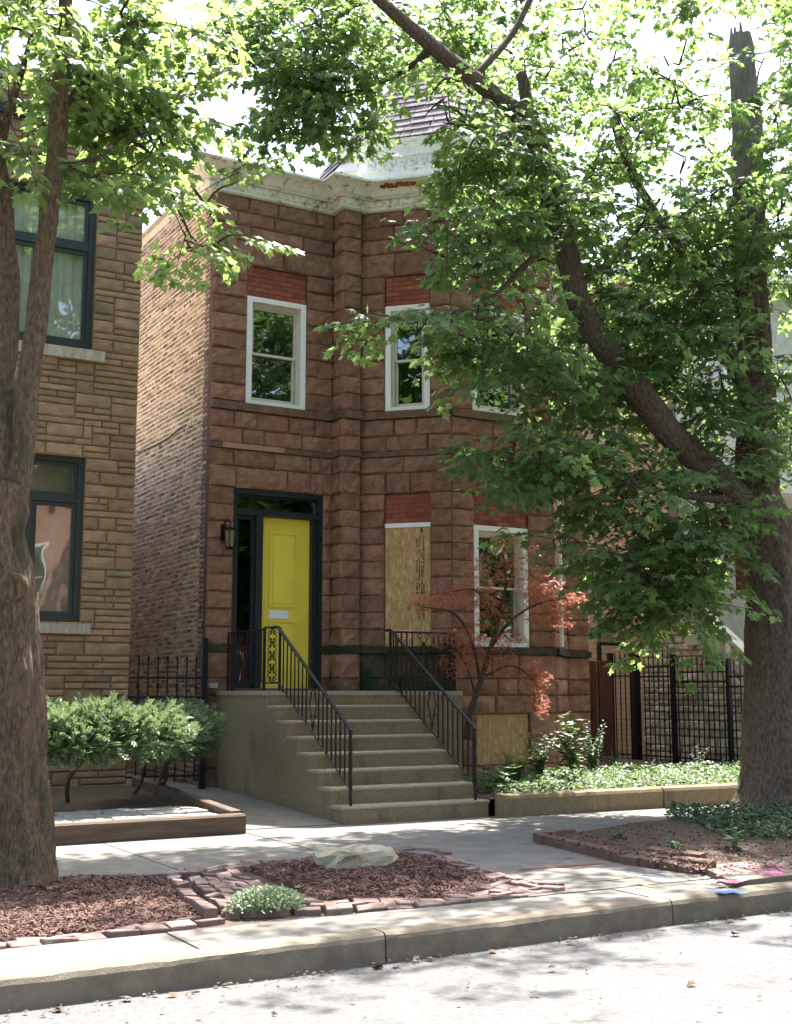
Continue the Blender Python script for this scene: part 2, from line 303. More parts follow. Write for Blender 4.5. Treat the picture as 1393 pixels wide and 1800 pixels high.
# ------------------------------------------------------------------ rock-faced stone blocks
def rock(F, u0, u1, z0, z1, m, par, bulge=.035, gap=.0045, depth=.10, name='stone', rough=1.25, seed=None):
    s = RND.uniform(0, 999) if seed is None else seed
    u0 += gap; u1 -= gap; z0 += gap; z1 -= gap; w = u1 - u0; h = z1 - z0
    e = min(.022, w * .2, h * .2)
    nu = 3 if w < .3 else 4 if w < .6 else 6
    us = [u0, u0 + e] + [u0 + e + (w - 2 * e) * (i / nu + (RND.uniform(-.12, .12) / nu if 0 < i < nu else 0)) for i in range(1, nu)] + [u1 - e, u1]
    nv = 3 if h > .2 else 2 if h > .15 else 1
    zs = [z0, z0 + e] + [z0 + e + (h - 2 * e) * (i / nv) for i in range(1, nv)] + [z1 - e, z1]
    vs = []; fs = []; A, B = len(us), len(zs)
    for j, z in enumerate(zs):
        for i, u in enumerate(us):
            ed = (i in (0, A - 1)) or (j in (0, B - 1)); ne = (i in (1, A - 2)) or (j in (1, B - 2))
            q = noise.noise(Vector((u * 5 + s, z * 5, s))) + .5 * noise.noise(Vector((u * 13 + s, z * 13, s)))
            n = 0 if ed else bulge * ((.75 if ne else 1.0) + rough * q)
            vs.append(F.pt(u + (0 if ed else RND.uniform(-.009, .009)), n + (.003 * q if ed else 0), z + (0 if ed else RND.uniform(-.004, .004))))
    for j in range(B - 1):
        for i in range(A - 1): a = j * A + i; fs.append((a, a + 1, a + A + 1, a + A))
    ring = list(range(A)) + [j * A + A - 1 for j in range(1, B)] + [(B - 1) * A + i for i in reversed(range(A - 1))] + [j * A for j in reversed(range(1, B - 1))]
    b = len(vs)
    for i in ring: vs.append(vs[i] - F.dn * depth)
    for k in range(len(ring)):
        k2 = (k + 1) % len(ring); fs.append((ring[k2], ring[k], b + k, b + k2))
    return obj(name, vs, fs, m, par, False)
def backing(F, u0, u1, z0, z1, ops, m, par, n0=-.30, n1=-.014, name='wall'):
    ub = sorted({u0, u1, *[min(max(v, u0), u1) for o in ops for v in o[:2]]}); zb = sorted({z0, z1, *[min(max(v, z0), z1) for o in ops for v in o[2:]]}); mb = MB()
    for a, b in zip(ub, ub[1:]):
        for c, d in zip(zb, zb[1:]):
            if any(o[0] <= (a + b) / 2 <= o[1] and o[2] <= (c + d) / 2 <= o[3] for o in ops): continue
            mb.fbox(F, a, b, n0, n1, c, d)
    return mb.build(name, m, par)
def coursed(F, u0, u1, courses, ops, m, par, wmin=.34, wmax=.85, special=None, bulge=.030, mortar=None):
    wl_ = backing(F, u0, u1, courses[0], courses[-1], ops, mortar or mat['mortar_dark'], par)
    for ci, (z0, z1) in enumerate(zip(courses, courses[1:])):
        iv = [(u0, u1)]
        for o in ops:
            if min(z1, o[3]) - max(z0, o[2]) > .3 * (z1 - z0):
                iv = [x for (a, b) in iv for x in ((a, min(b, o[0])), (max(a, o[1]), b)) if x[1] - x[0] > .03]
        sp = special(ci, z0, z1) if special else None
        for a, b in iv:
            u = a
            while u < b - 1e-4:
                w = RND.uniform(wmin, wmax)
                if sp and sp.get('w'): w = sp['w']
                e = b if b - (u + w) < wmin * .7 else u + w
                mm = (sp or {}).get('m') or m
                if callable(mm): mm = mm((u + e) / 2, z0)
                if sp and sp.get('flat'):
                    mb = MB().fbox(F, u + .003, e - .003, -.06, sp['flat'], z0 + .003, z1 - .003); mb.build('stone_course', mm, wl_)
                else: rock(F, u, e, z0, z1, mm, wl_, bulge=bulge)
                u = e
    return wl_
def lerp(a, b, n): return [a + (b - a) * i / n for i in range(1, n + 1)]
C_UP = [5.60] + lerp(5.60, 7.70, 8) + [8.06, 8.29, 8.50, 8.73]
C_MID = [4.35, 4.66, 4.91, 4.985, 5.22, 5.48]
C_LOW = [2.10] + lerp(2.10, 4.35, 9)
COURSES = [1.40, 1.64, 2.0] + C_LOW + C_MID[1:] + C_UP
BASE = [.02, .40, .78, 1.13, 1.40]

house = thing('brownstone_house', 'two-storey rock-faced brownstone house with yellow door and corner bay', 'house', loc=(6.27, 16.4, 0))
H = house
def hp(o):        # keep children in world coordinates
    o.matrix_parent_inverse = o.parent.matrix_world.inverted() if o.parent else Matrix(); return o
house.location = (0, 0, 0)
F_FLAT = Fr((0, 16.4), (1, 0), (0, -1)); F_RET = Fr((8.23, 16.4), (0, -1), (-1, 0)); F_PIER = Fr((0, 16.06), (1, 0), (0, -1))
R2 = math.sqrt(.5); F_FAC = Fr((8.56, 16.16), (R2, -R2), (-R2, -R2)); F_FRO = Fr((0, 15.16), (1, 0), (0, -1)); F_RFAC = Fr((11.38, 15.16), (R2, R2), (R2, -R2))
def spec(kind_='flat'):
    def f(ci, z0, z1):
        if abs(z0 - 5.48) < .01: return dict(m=mat['brownsill'], flat=.055, w=1.2)
        if abs(z0 - 4.91) < .01: return dict(m=mat['brownsill'] if kind_ != 'x' else None, flat=.03, w=1.0)
        if abs(z0 - 2.0) < .01: return dict(m=mat['brownmossy'], flat=.03 if kind_ == 'flat' else .07, w=1.1)
        if z0 < 1.9 and kind_ == 'bay' and z0 > 1.3: return dict(m=mat['brownmossy'])
        if z0 < 1.5 and kind_ == 'flat': return dict(m=mat['brownsill'])
    return f
coursed(F_FLAT, 6.27, 8.222, [.02, .40, .78, 1.13] + COURSES, [(6.66, 8.08, 1.40, 4.35), (6.81, 7.78, 5.60, 7.70)], mat['brownstone'], H, special=spec('flat'))
coursed(F_RET, .0, .335, COURSES, [], mat['brownstone'], H, .3, .4, spec('flat'))
coursed(F_PIER, 8.235, 8.525, COURSES, [], mat['brownstone'], H, .25, .3, spec('flat'))
coursed(F_FAC, .0, 1.412, BASE[:-1] + COURSES, [(.394, 1.090, 2.10, 4.35), (.394, 1.090, 5.60, 7.70)], mat['brownstone'], H, .32, .7, spec('bay'))
coursed(F_FRO, 9.565, 11.375, BASE[:-1] + COURSES, [(9.94, 10.92, 2.10, 4.35), (9.94, 10.92, 5.60, 7.70), (9.97, 10.90, .40, 1.13)], mat['brownstone'], H, .34, .8, spec('front'))
coursed(F_RFAC, .005, 1.25, BASE[:-1] + COURSES, [], mat['brownstone'], H, .45, .8, spec('front'))
coursed(F_PIER, 12.28, 12.74, BASE[:-1] + COURSES, [], mat['brownstone'], H, .4, .5, spec('front'))
# pink replacement piece in the string course, left of it
MB().fbox(F_FLAT, 6.46, 7.42, -.04, .042, 4.915, 4.99).build('patch_strip', mat['patch'], H)
# side and rear body of the house
MB().box(12.45, 12.75, 16.42, 27, 0, 9.1).build('side_wall', mat['tanbm'], H)
MB().box(6.6, 12.4, 26.7, 27, 0, 9.0).build('rear_wall', mat['tanbm'], H)
MB().box(6.30, 12.72, 16.45, 26.98, 9.0, 9.12).build('flat_roof', mat['tar'], H)
# left side wall of common brick, seen down the gangway
F_SIDE = Fr((6.27, 16.415), (0, 1), (-1, 0))
sw = MB().fbox(F_SIDE, .0, 10.6, -.3, -.006, 0, 9.12).build('brick_wall', mat['sidemortar'], H)
def brickfield(F, u0, u1, z0, z1, bl, ch, joint, prot, m, name, par, jitter=.004):
    mb = MB(); nc = int((z1 - z0) / ch)
    for c in range(nc):
        z = z0 + c * ch; hdr = c % 7 == 3; L_ = bl / 2 if hdr else bl; u = u0 - (L_ / 2 if c % 2 else 0)
        while u < u1:
            a, b = max(u0, u), min(u1, u + L_ - joint * RND.uniform(.7, 1.6)); u += L_
            if b - a < .03: continue
            dz = RND.uniform(-jitter, jitter) + .010 * nz(u, c * .35, 1.1, 3); p = prot * RND.uniform(.2, 1.25)
            P = F.pt; za, zb = z + joint / 2 + dz, z + ch - joint / 2 + dz; tl = RND.uniform(-.003, .003)
            vs = [P(a, p, za), P(b, p, za + tl), P(b, p, zb + tl), P(a, p, zb), P(a, -.02, za), P(b, -.02, za), P(b, -.02, zb), P(a, -.02, zb)]
            mb.add(vs, [(0, 1, 2, 3), (0, 4, 5, 1), (1, 5, 6, 2), (2, 6, 7, 3), (3, 7, 4, 0)])
    return kind(mb.build(name, m, par), 'stuff')
brickfield(F_SIDE, .105, 4.6, .16, 9.02, .215, .0705, .026, .003, mat['sidebrick'], 'brickwork', sw)
MB().fbox(F_SIDE, -.02, 10.6, -.3, .03, 9.12, 9.18).build('coping', mat['limestone'], H)
# ---- cornice: profile swept round the front
OUT = [(6.22, 17.2), (6.22, 16.4), (8.23, 16.4), (8.23, 16.06), (8.66, 16.06), (9.56, 15.16), (11.38, 15.16), (12.28, 16.06), (12.76, 16.06), (12.76, 17.2)]
def sweep(path, prof, m, name, par, closed=False, smooth=False):
    P = [Vector((p[0], p[1], 0)) for p in path]; vs = []; fs = []; k = len(prof)
    for i, p in enumerate(P):
        d0 = (P[i] - P[i - 1]).normalized() if i else (P[1] - P[0]).normalized(); d1 = (P[i + 1] - P[i]).normalized() if i < len(P) - 1 else d0
        n0 = Vector((d0.y, -d0.x, 0)); n1 = Vector((d1.y, -d1.x, 0)); n = (n0 + n1).normalized(); n = n / max(.35, n.dot(n1))
        for a, z in prof: vs.append(p + n * a + Vector((0, 0, z)))
    for i in range(len(P) - 1):
        for j in range(k - 1): a = i * k + j; fs.append((a, a + k, a + k + 1, a + 1))
    return obj(name, vs, fs, m, par, smooth)
def nrm(path): return path
cprof = [(-.06, 8.73), (.05, 8.735), (.075, 8.76), (.075, 8.79), (.055, 8.80), (.055, 8.80), (.06, 8.815), (.06, 8.965), (.11, 8.97), (.13, 9.0), (.16, 9.02), (.175, 9.045), (.18, 9.06), (.20, 9.10), (.245, 9.16), (.31, 9.21), (.335, 9.225), (.335, 9.235), (.36, 9.24), (.36, 9.29), (.34, 9.30), (-.25, 9.335)]
cprof = [(n_, 8.73 + (z - 8.73) * .70) for n_, z in cprof]
corn = sweep(OUT, cprof, mat['cornice'], 'cornice', H)
for (a, b) in zip(OUT[1:], OUT[2:-1]):
    A, B = Vector((*a, 0)), Vector((*b, 0)); d = (B - A); L_ = d.length; d.normalize(); n = Vector((d.y, -d.x, 0)); F = Fr(A, d, n)
    k = max(1, int(L_ / .125))
    for i in range(k):
        c = (i + .5) * L_ / k; w = .036
        mb = MB().fbox(F, c - w, c + w, .05, .088, 8.803, 8.888); mb.fbox(F, c - w * .5, c + w * .5, .085, .100, 8.822, 8.870); mb.build('dentil', mat['cornice'], corn)
# rust-eaten hole in the cornice over the bay
rr = random.Random(3); P = []
Fc = Fr((8.56, 16.16), (R2, -R2), (-R2, -R2)); mb = MB()
for i in range(26):
    u = .42 + .5 * i / 25 + rr.uniform(-.01, .01); z = 9.035 + rr.uniform(-.010, .010) + .01 * math.sin(i * .5); w = rr.uniform(.02, .04); h = rr.uniform(.008, .02)
    n0 = .262 + (z - 9.035) * 1.7
    mb.add([Fc.pt(u - w, n0 - h * 1.5, z - h), Fc.pt(u + w, n0 - h * 1.5, z - h), Fc.pt(u + w, n0 + h * 1.7, z + h), Fc.pt(u - w, n0 + h * 1.7, z + h)], [(0, 1, 2, 3)])
mb.build('rust_patch', mat['rust'], corn)
# ---- turret frieze and shingled roof over the bay
TUR = [(8.55, 16.75), (8.68, 16.20), (9.62, 15.26), (11.32, 15.26), (12.26, 16.20), (12.4, 16.75)]
tprof = [(-.02, 9.08), (.0, 9.12), (.0, 9.44), (.012, 9.445), (.012, 9.47), (.0, 9.475), (.0, 9.655), (.03, 9.66), (.045, 9.695), (.02, 9.715), (.02, 9.79), (.06, 9.82), (.10, 9.87), (.11, 9.91), (.05, 9.94)]
tur = sweep(TUR, tprof, mat['frieze'], 'turret_frieze', H)
for (a, b) in (TUR[1:3], TUR[2:4]):
    A, B = Vector((*a, 0)), Vector((*b, 0)); d = B - A; L_ = d.length; d.normalize(); n = Vector((d.y, -d.x, 0)); k = int(L_ / .155)
    for i in range(k):
        c = A + d * ((i + .5) * L_ / k) + Vector((0, 0, 9.565)); ring = MB(); pts = []
        for rad, off, t in ((.058, .012, .016), (.026, .012, .014)):
            pts = [c + n * off + (d * math.cos(q) + Vector((0, 0, 1)) * math.sin(q)) * rad for q in [2 * math.pi * j / 10 for j in range(11)]]
            ring.tube(pts, t, 4, False)
        ring.build('rosette', mat['frieze'], tur)
APEX = Vector((10.45, 16.75, 12.75))
EAVE = [(8.2, 17.5, 9.40), (8.60, 16.17, 9.905), (9.575, 15.155, 9.935), (11.365, 15.155, 9.935), (12.4, 16.2, 9.935), (12.6, 17.4, 9.8), (11.6, 18.4, 9.8), (9.3, 18.4, 9.6)]
rf = obj('roof', EAVE + [APEX], [(i, (i + 1) % 8, 8) for i in range(8)], mat['tar'], H)
def shingles(a, b, rows, parent, m):
    a, b = Vector(a), Vector(b)
    for r in range(rows):
        t0 = r / rows * .72; t1 = t0 + .72 / rows * 1.35
        A0, B0 = a.lerp(APEX, t0), b.lerp(APEX, t0); A1, B1 = a.lerp(APEX, t1), b.lerp(APEX, t1)
        n = (B0 - A0).cross(A1 - A0).normalized(); k = max(2, int((B0 - A0).length / .27)); e = [0] + [(i + RND.uniform(-.25, .25)) / k for i in range(1, k)] + [1]
        for x, y in zip(e, e[1:]):
            x += .004; y -= .004; lift = .030 + RND.uniform(-.006, .008); dn = (A0 - A1).normalized() * RND.uniform(0, .015)
            q = [A0.lerp(B0, x) + n * lift + dn, A0.lerp(B0, y) + n * lift + dn, A1.lerp(B1, y) + n * .008, A1.lerp(B1, x) + n * .008]
            MB().hexa([p - n * .014 for p in q] + q).build('shingle', m, parent)
shingles(EAVE[1], EAVE[2], 15, rf, mat['shingle']); shingles(EAVE[2], EAVE[3], 14, rf, mat['shingle']); shingles(EAVE[0], EAVE[1], 13, rf, mat['shingle'])
# loose white roofing membrane in the valley
vs = []; fs = []; q0 = [ony(583, 306, 16.75), ony(655, 303, 16.3), ony(640, 258, 16.45), ony(622, 262, 16.75)]
for j in range(6):
    for i in range(7):
        s_, t_ = i / 6, j / 5; p = q0[0].lerp(q0[1], s_).lerp(q0[3].lerp(q0[2], s_), t_); vs.append(p + Vector((0, -.08 - .05 * math.sin(s_ * 3) + .03 * nz(s_ * 3, t_ * 3, 1.3, 2), .012 * nz(s_ * 4, t_ * 4, 1, 5))))
for j in range(5):
    for i in range(6): a = j * 7 + i; fs.append((a, a + 1, a + 8, a + 7))
obj('roof_membrane', vs, fs, mat['flash'], H, True)
# ---- windows of the brownstone house
def board_of_bricks(F, u0, u1, z0, z1, n, par):
    p = MB().fbox(F, u0, u1, n - .1, n - .006, z0, z1).build('infill_panel', mat['redmortar'], par); ch = (z1 - z0) / round((z1 - z0) / .073); bl = .212
    for c in range(round((z1 - z0) / ch)):
        u = u0 - (bl / 2 if c % 2 else 0)
        while u < u1 - .02:
            a, b = max(u0, u) + .005, min(u1, u + bl) - .005; u += bl
            if b - a > .025: MB().fbox(F, a, b, n - .03, n + RND.uniform(-.001, .004), z0 + c * ch + .005, z0 + (c + 1) * ch - .005).build('brick', mat['redbrick'], p)
def rim(mb, F, u0, u1, z0, z1, w, n0, n1, wb=None, wt=None):
    wb = wb or w; wt = wt or w
    mb.fbox(F, u0, u0 + w, n0, n1, z0, z1); mb.fbox(F, u1 - w, u1, n0, n1, z0, z1)
    mb.fbox(F, u0 + w, u1 - w, n0, n1, z0, z0 + wb); mb.fbox(F, u0 + w, u1 - w, n0, n1, z1 - wt, z1); return mb
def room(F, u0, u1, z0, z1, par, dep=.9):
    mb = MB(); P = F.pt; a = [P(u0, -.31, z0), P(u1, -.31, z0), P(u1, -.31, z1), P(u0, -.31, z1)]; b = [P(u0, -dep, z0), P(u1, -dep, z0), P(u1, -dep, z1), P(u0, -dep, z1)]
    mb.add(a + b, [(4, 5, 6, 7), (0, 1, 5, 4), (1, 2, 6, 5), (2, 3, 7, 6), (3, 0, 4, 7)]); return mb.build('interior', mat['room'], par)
def sash_window(F, u0, u1, z0, z1, par, cas=.085):
    mb = rim(MB(), F, u0, u1, z0, z1, cas, -.12, -.012, .06, .075); w = mb.build('window', mat['white'], par)
    a, b, c, d = u0 + cas, u1 - cas, z0 + .06, z1 - .075; mid = (c + d) / 2 - .02
    rim(MB(), F, a + .002, b - .002, c + .002, d - .002, .035, -.16, -.10, .03, .05).build('inner_frame', mat['cream'], w)
    a += .035; b -= .035; c += .03; d -= .05
    rim(MB(), F, a + .002, b - .002, mid - .01, d - .002, .030, -.165, -.125, .035).build('sash', mat['cream'], w)
    rim(MB(), F, a + .002, b - .002, c + .002, mid + .024, .036, -.200, -.168, .05, .03).build('sash', mat['cream'], w)
    MB().fbox(F, a + .03, b - .03, -.15, -.146, mid + .02, d - .03).build('pane', mat['glass'], w)
    MB().fbox(F, a + .036, b - .036, -.188, -.184, c + .05, mid - .004).build('pane', mat['glass'], w)
    room(F, u0 + .02, u1 - .02, z0 + .02, z1 - .02, w)
    return w
for F, a, b in ((F_FLAT, 6.815, 7.775), (F_FAC, .398, 1.086), (F_FRO, 9.945, 10.915)):
    sash_window(F, a, b, 5.605, 7.235, H); board_of_bricks(F, a, b, 7.24, 7.695, -.03, H)
sash_window(F_FRO, 9.945, 10.915, 2.105, 3.885, H)
board_of_bricks(F_FRO, 9.945, 10.915, 3.89, 4.345, -.03, H); board_of_bricks(F_FAC, .398, 1.086, 3.915, 4.345, -.03, H)
MB().fbox(F_FAC, .398, 1.086, -.1, -.008, 3.845, 3.91).build('head_strip', mat['white'], H)
# boarded windows
bo = MB().fbox(F_FAC, .400, 1.084, -.07, -.02, 2.105, 3.842).build('osb_board', mat['osb'], H)
def text_mesh(name, s, size, m, par, P0, du, dv, dn, xs=1.0, off=.002):
    c = bpy.data.curves.new(name, 'FONT'); c.body = s; c.size = size; c.resolution_u = 2; t = bpy.data.objects.new(name, c); COL.objects.link(t)
    dg = bpy.context.evaluated_depsgraph_get(); me = bpy.data.meshes.new_from_object(t.evaluated_get(dg)); bpy.data.objects.remove(t)
    me.transform(Matrix(((du.x * xs, dv.x, dn.x, 0), (du.y * xs, dv.y, dn.y, 0), (du.z * xs, dv.z, dn.z, 0), (0, 0, 0, 1)))); me.transform(Matrix.Translation(P0 + dn * off))
    me.materials.clear(); me.materials.append(m); o = bpy.data.objects.new(name, me); return link(o, par)
st = MB(); r5 = random.Random(5); cols_ = [.865, .905, .945, .98]
def stampbar(u, z0, z1, w): st.fbox(F_FAC, u - w / 2, u + w / 2, -.021, -.0185, z0, z1)
stampbar(.955, 3.76, 3.83, .028)
for u, segs in ((.88, [(3.55, 3.68), (3.16, 3.36), (2.86, 3.03), (2.60, 2.78)]), (.915, [(3.47, 3.73), (3.06, 3.38), (2.93, 3.02), (2.50, 2.88)]), (.955, [(3.10, 3.33), (2.84, 3.08), (2.55, 2.76)]), (.985, [(3.48, 3.71), (3.08, 3.40), (2.50, 2.84), (2.86, 3.0)])):
    for a, b in segs:
        z = a
        while z < b:
            l = r5.uniform(.012, .03); stampbar(u + r5.uniform(-.003, .003), z, min(b, z + l), r5.uniform(.012, .024)); z += l + r5.uniform(.005, .012)
pts = [F_FAC.pt(.965 + .030 * math.cos(q), -.0192, 3.43 + .036 * math.sin(q)) for q in [2 * math.pi * i / 14 for i in range(15)]]; st.tube(pts, .004, 4, False); stampbar(.965, 3.42, 3.44, .02); stampbar(.92, 2.872, 2.884, .15)
st.build('ink_stamp', mat['ink'], bo)
card = MB().fbox(F_FAC, .53, .80, -.0185, -.0155, 2.21, 2.345).build('number_card', mat['card'], bo)
text_mesh('number_lettering', '955', .15, mat['redink'], card, F_FAC.pt(.54, -.0155, 2.222), F_FAC.du, Vector((0, 0, 1)), F_FAC.dn, 1.0)
MB().fbox(F_FRO, 9.975, 10.895, -.10, -.04, .41, 1.125).build('osb_board', mat['osb'], H)
# ---- entrance: black frame, transom, sidelight, recessed yellow door
FD = F_FLAT; ew = rim(MB(), FD, 6.665, 8.075, 1.405, 4.345, .06, -.24, -.015, .05, .075).build('door_frame', mat['blackpaint'], H)
MB().fbox(FD, 6.725, 8.015, -.22, -.03, 3.975, 4.05).build('transom_bar', mat['blackpaint'], ew)
MB().fbox(FD, 7.03, 7.135, -.24, -.03, 1.455, 3.974).build('mullion', mat['blackpaint'], ew)
MB().fbox(FD, 7.935, 8.013, -.22, -.06, 1.455, 3.974).build('jamb_panel', mat['blackpaint'], ew)
rim(MB(), FD, 6.727, 8.013, 4.052, 4.268, .022, -.13, -.09).build('transom_sash', mat['blackpaint'], ew)
MB().fbox(FD, 6.75, 7.99, -.115, -.11, 4.075, 4.245).build('transom_pane', mat['glass'], ew)
rim(MB(), FD, 6.727, 7.028, 1.457, 3.972, .045, -.13, -.09, .14, .06).build('sidelight_sash', mat['blackpaint'], ew)
MB().fbox(FD, 6.772, 6.983, -.115, -.11, 1.60, 3.91).build('sidelight_pane', mat['doorglass'], ew)
MB().fbox(FD, 6.80, 6.97, -.16, -.155, 1.60, 1.70).build('paper_strip', mat['white'], ew)
room(FD, 6.68, 7.04, 1.42, 4.33, ew, 1.2); room(FD, 7.05, 8.06, 4.0, 4.33, ew, 1.2)
dr = MB().fbox(FD, 7.137, 7.933, -.195, -.15, 1.50, 3.972).build('door', mat['yellow'], H)
for (a, b, c, d) in ((.15, .60, 1.17, 2.27), (.15, .60, .22, .98)):
    rim(MB(), FD, 7.137 + a, 7.137 + b, 1.5 + c, 1.5 + d, .032, -.151, -.130).build('panel_moulding', mat['yellow'], dr)
    MB().fbox(FD, 7.137 + a + .06, 7.137 + b - .06, -.151, -.136, 1.5 + c + .06, 1.5 + d - .06).build('raised_panel', mat['yellow'], dr)
MB().fbox(FD, 7.30, 7.60, -.151, -.138, 2.50, 2.62).build('mail_slot', mat['white'], dr)
rim(MB(), FD, 7.325, 7.575, 2.515, 2.60, .012, -.14, -.134).build('mail_flap', mat['white'], dr)
for z in (2.61, 2.88): MB().tube([FD.pt(7.165, -.15, z), FD.pt(7.165, -.115, z)], [.016, .02], 8).build('lock', mat['metal'], dr)
MB().fbox(FD, 6.70, 8.03, -.24, .02, 1.455, 1.498).build('threshold', mat['brownsill'], ew)
# downspout at the right corner of the bay, gooseneck under the upper sill
dp = [ony(972, 700, 15.03), ony(975, 745, 15.0), ony(985, 775, 15.02), ony(977, 830, 15.02), ony(979, 950, 15.02), ony(982, 1120, 15.02)]
MB().tube([dp[0], dp[1], dp[2]] , .026, 6).build('downspout', mat['pipe'], H)
MB().tube([(11.42, 15.06, 4.6), (11.42, 15.05, 3.0), (11.43, 15.06, 2.12)], .034, 8).build('downspout', mat['pipe'], H)
MB().tube([(11.43, 15.10, 8.7), (11.43, 15.08, 5.5), (11.48, 15.07, 5.0)], .034, 8).build('downspout', mat['pipe'], H)
# wall lantern
lan = thing('wall_lantern', 'black wall lantern with frosted panes left of the yellow door', 'lantern'); lc = FD.pt(6.555, .14, 3.62)
mb = MB().fbox(FD, 6.455, 6.535, .018, .045, 3.56, 3.80); mb.build('back_plate', mat['iron'], lan)
MB().tube(catmull([FD.pt(6.495, .045, 3.76), FD.pt(6.50, .07, 3.83), FD.pt(6.53, .12, 3.86), lc + Vector((0, 0, .20)), lc + Vector((0, 0, .14))], 4), .011, 6).build('arm', mat['iron'], lan)
MB().lathe([(.01, .16), (.03, .145), (.045, .13), (.112, .10), (.112, .088), (.09, .082)][::-1], lc, 6).build('lamp_cap', mat['iron'], lan)
MB().lathe([(.062, -.15), (.082, .083)], lc, 6).build('lamp_shade', mat['lampglass'], lan)
cg = MB()
for k in range(6):
    q = 2 * math.pi * k / 6; cg.tube([lc + Vector((.066 * math.cos(q), .066 * math.sin(q), -.155)), lc + Vector((.085 * math.cos(q), .085 * math.sin(q), .085))], .008, 4)
cg.build('cage', mat['iron'], lan); MB().lathe([(.03, -.185), (.07, -.165), (.07, -.148)], lc, 6).build('base_ring', mat['iron'], lan)
# conduit box by the gate, wire sagging on the brick wall
cbx = thing('conduit_box', 'small grey electrical box with pipe on the brownstone corner beside the gate', 'electrical box')
MB().box(6.30, 6.42, 16.27, 16.36, 1.50, 1.57).build('box', mat['metal'], cbx); MB().tube([(6.10, 16.30, 1.53), (6.30, 16.30, 1.535)], .012, 6).build('pipe', mat['metal'], cbx)
wp = [onx(243, 796, 6.225), onx(270, 784, 6.225), onx(296, 770, 6.225), onx(319, 751, 6.225)]
tag(MB().tube(catmull(wp, 5), .012, 5).build('wall_cable', mat['tar']), 'dark cable hanging across the common brick side wall', 'cable')
# ------------------------------------------------------------------ left neighbour: tan ashlar house
nb = thing('tan_stone_house', 'tan ashlar stone house with large dark-framed windows behind the left tree', 'house')
F_NB = Fr((0, 15.9), (1, 0), (0, -1)); NX1 = 5.03
ops = [(2.3, 4.37, 2.31, 4.48), (2.3, 4.40, 5.93, 8.08)]
nw = backing(F_NB, 1.5, NX1, .0, 9.45, ops, mat['tanmortar'], nb, n0=-.32, n1=-.012)
def ashlar(F, u0, u1, z0, z1, ops, m, par, gu=.118, gz=.086, wr=(2, 6), bulge=.022, gap=.0055, rough=.6, hs=(1, 1, 1, 2), depth=.06):
    nu = round((u1 - u0) / gu); nzz = round((z1 - z0) / gz); gu = (u1 - u0) / nu; gz = (z1 - z0) / nzz; used = set(); cnt = 0
    inop = lambda i, j: any(o[0] - 1e-3 < u0 + (i + .5) * gu < o[1] + 1e-3 and o[2] - 1e-3 < z0 + (j + .5) * gz < o[3] + 1e-3 for o in ops)
    for j in range(nzz):
        for i in range(nu):
            if (i, j) in used or inop(i, j): continue
            h = RND.choice(hs); w = RND.randint(*wr)
            if h == 2 and w > 4: w = RND.randint(2, 4)
            k = 0
            while k < w and i + k < nu and (i + k, j) not in used and not inop(i + k, j): k += 1
            w = k
            if i + w == nu - 1 and (nu - 1, j) not in used: w += 1
            if h == 2 and (j + 1 >= nzz or any((i + q, j + 1) in used or inop(i + q, j + 1) for q in range(w))): h = 1
            for q in range(w):
                for p in range(h): used.add((i + q, j + p))
            a, b = u0 + i * gu, u0 + (i + w) * gu
            for o in ops:      # trim to the exact opening edge
                if abs(a - o[1]) < gu * .8 and o[2] < z0 + (j + .5) * gz < o[3]: a = o[1]
            rock(F, a, b, z0 + j * gz, z0 + (j + h) * gz, m, par, bulge=bulge, gap=gap, depth=depth, rough=rough); cnt += 1
    return cnt
ashlar(F_NB, 2.88, NX1 + .012, .02, 9.45, ops, mat['tanstone'], nw)
MB().box(1.5, NX1 - .03, 16.22, 17.3, 0, 9.4).build('side_wall', mat['neighbrick'], nb); MB().box(1.5, NX1 - .03, 17.3, 27, 0, 5.0).build('low_unseen_wing', mat['neighbrick'], nb)  # unseen rear part shaped low so sky light reaches the brick side wall
MB().box(1.3, NX1 + .05, 15.80, 17.35, 9.46, 9.62).build('coping', mat['limestone'], nb); MB().fbox(F_NB, 1.5, NX1, .016, .09, 8.95, 9.10).build('dark_band', mat['tar'], nb)
for z0, z1, ue in ((2.18, 2.305, 4.50), (5.78, 5.925, 4.56)):
    MB().fbox(F_NB, 2.2, ue, -.3, .06, z0, z1).build('window_sill', mat['limestone'], nb)
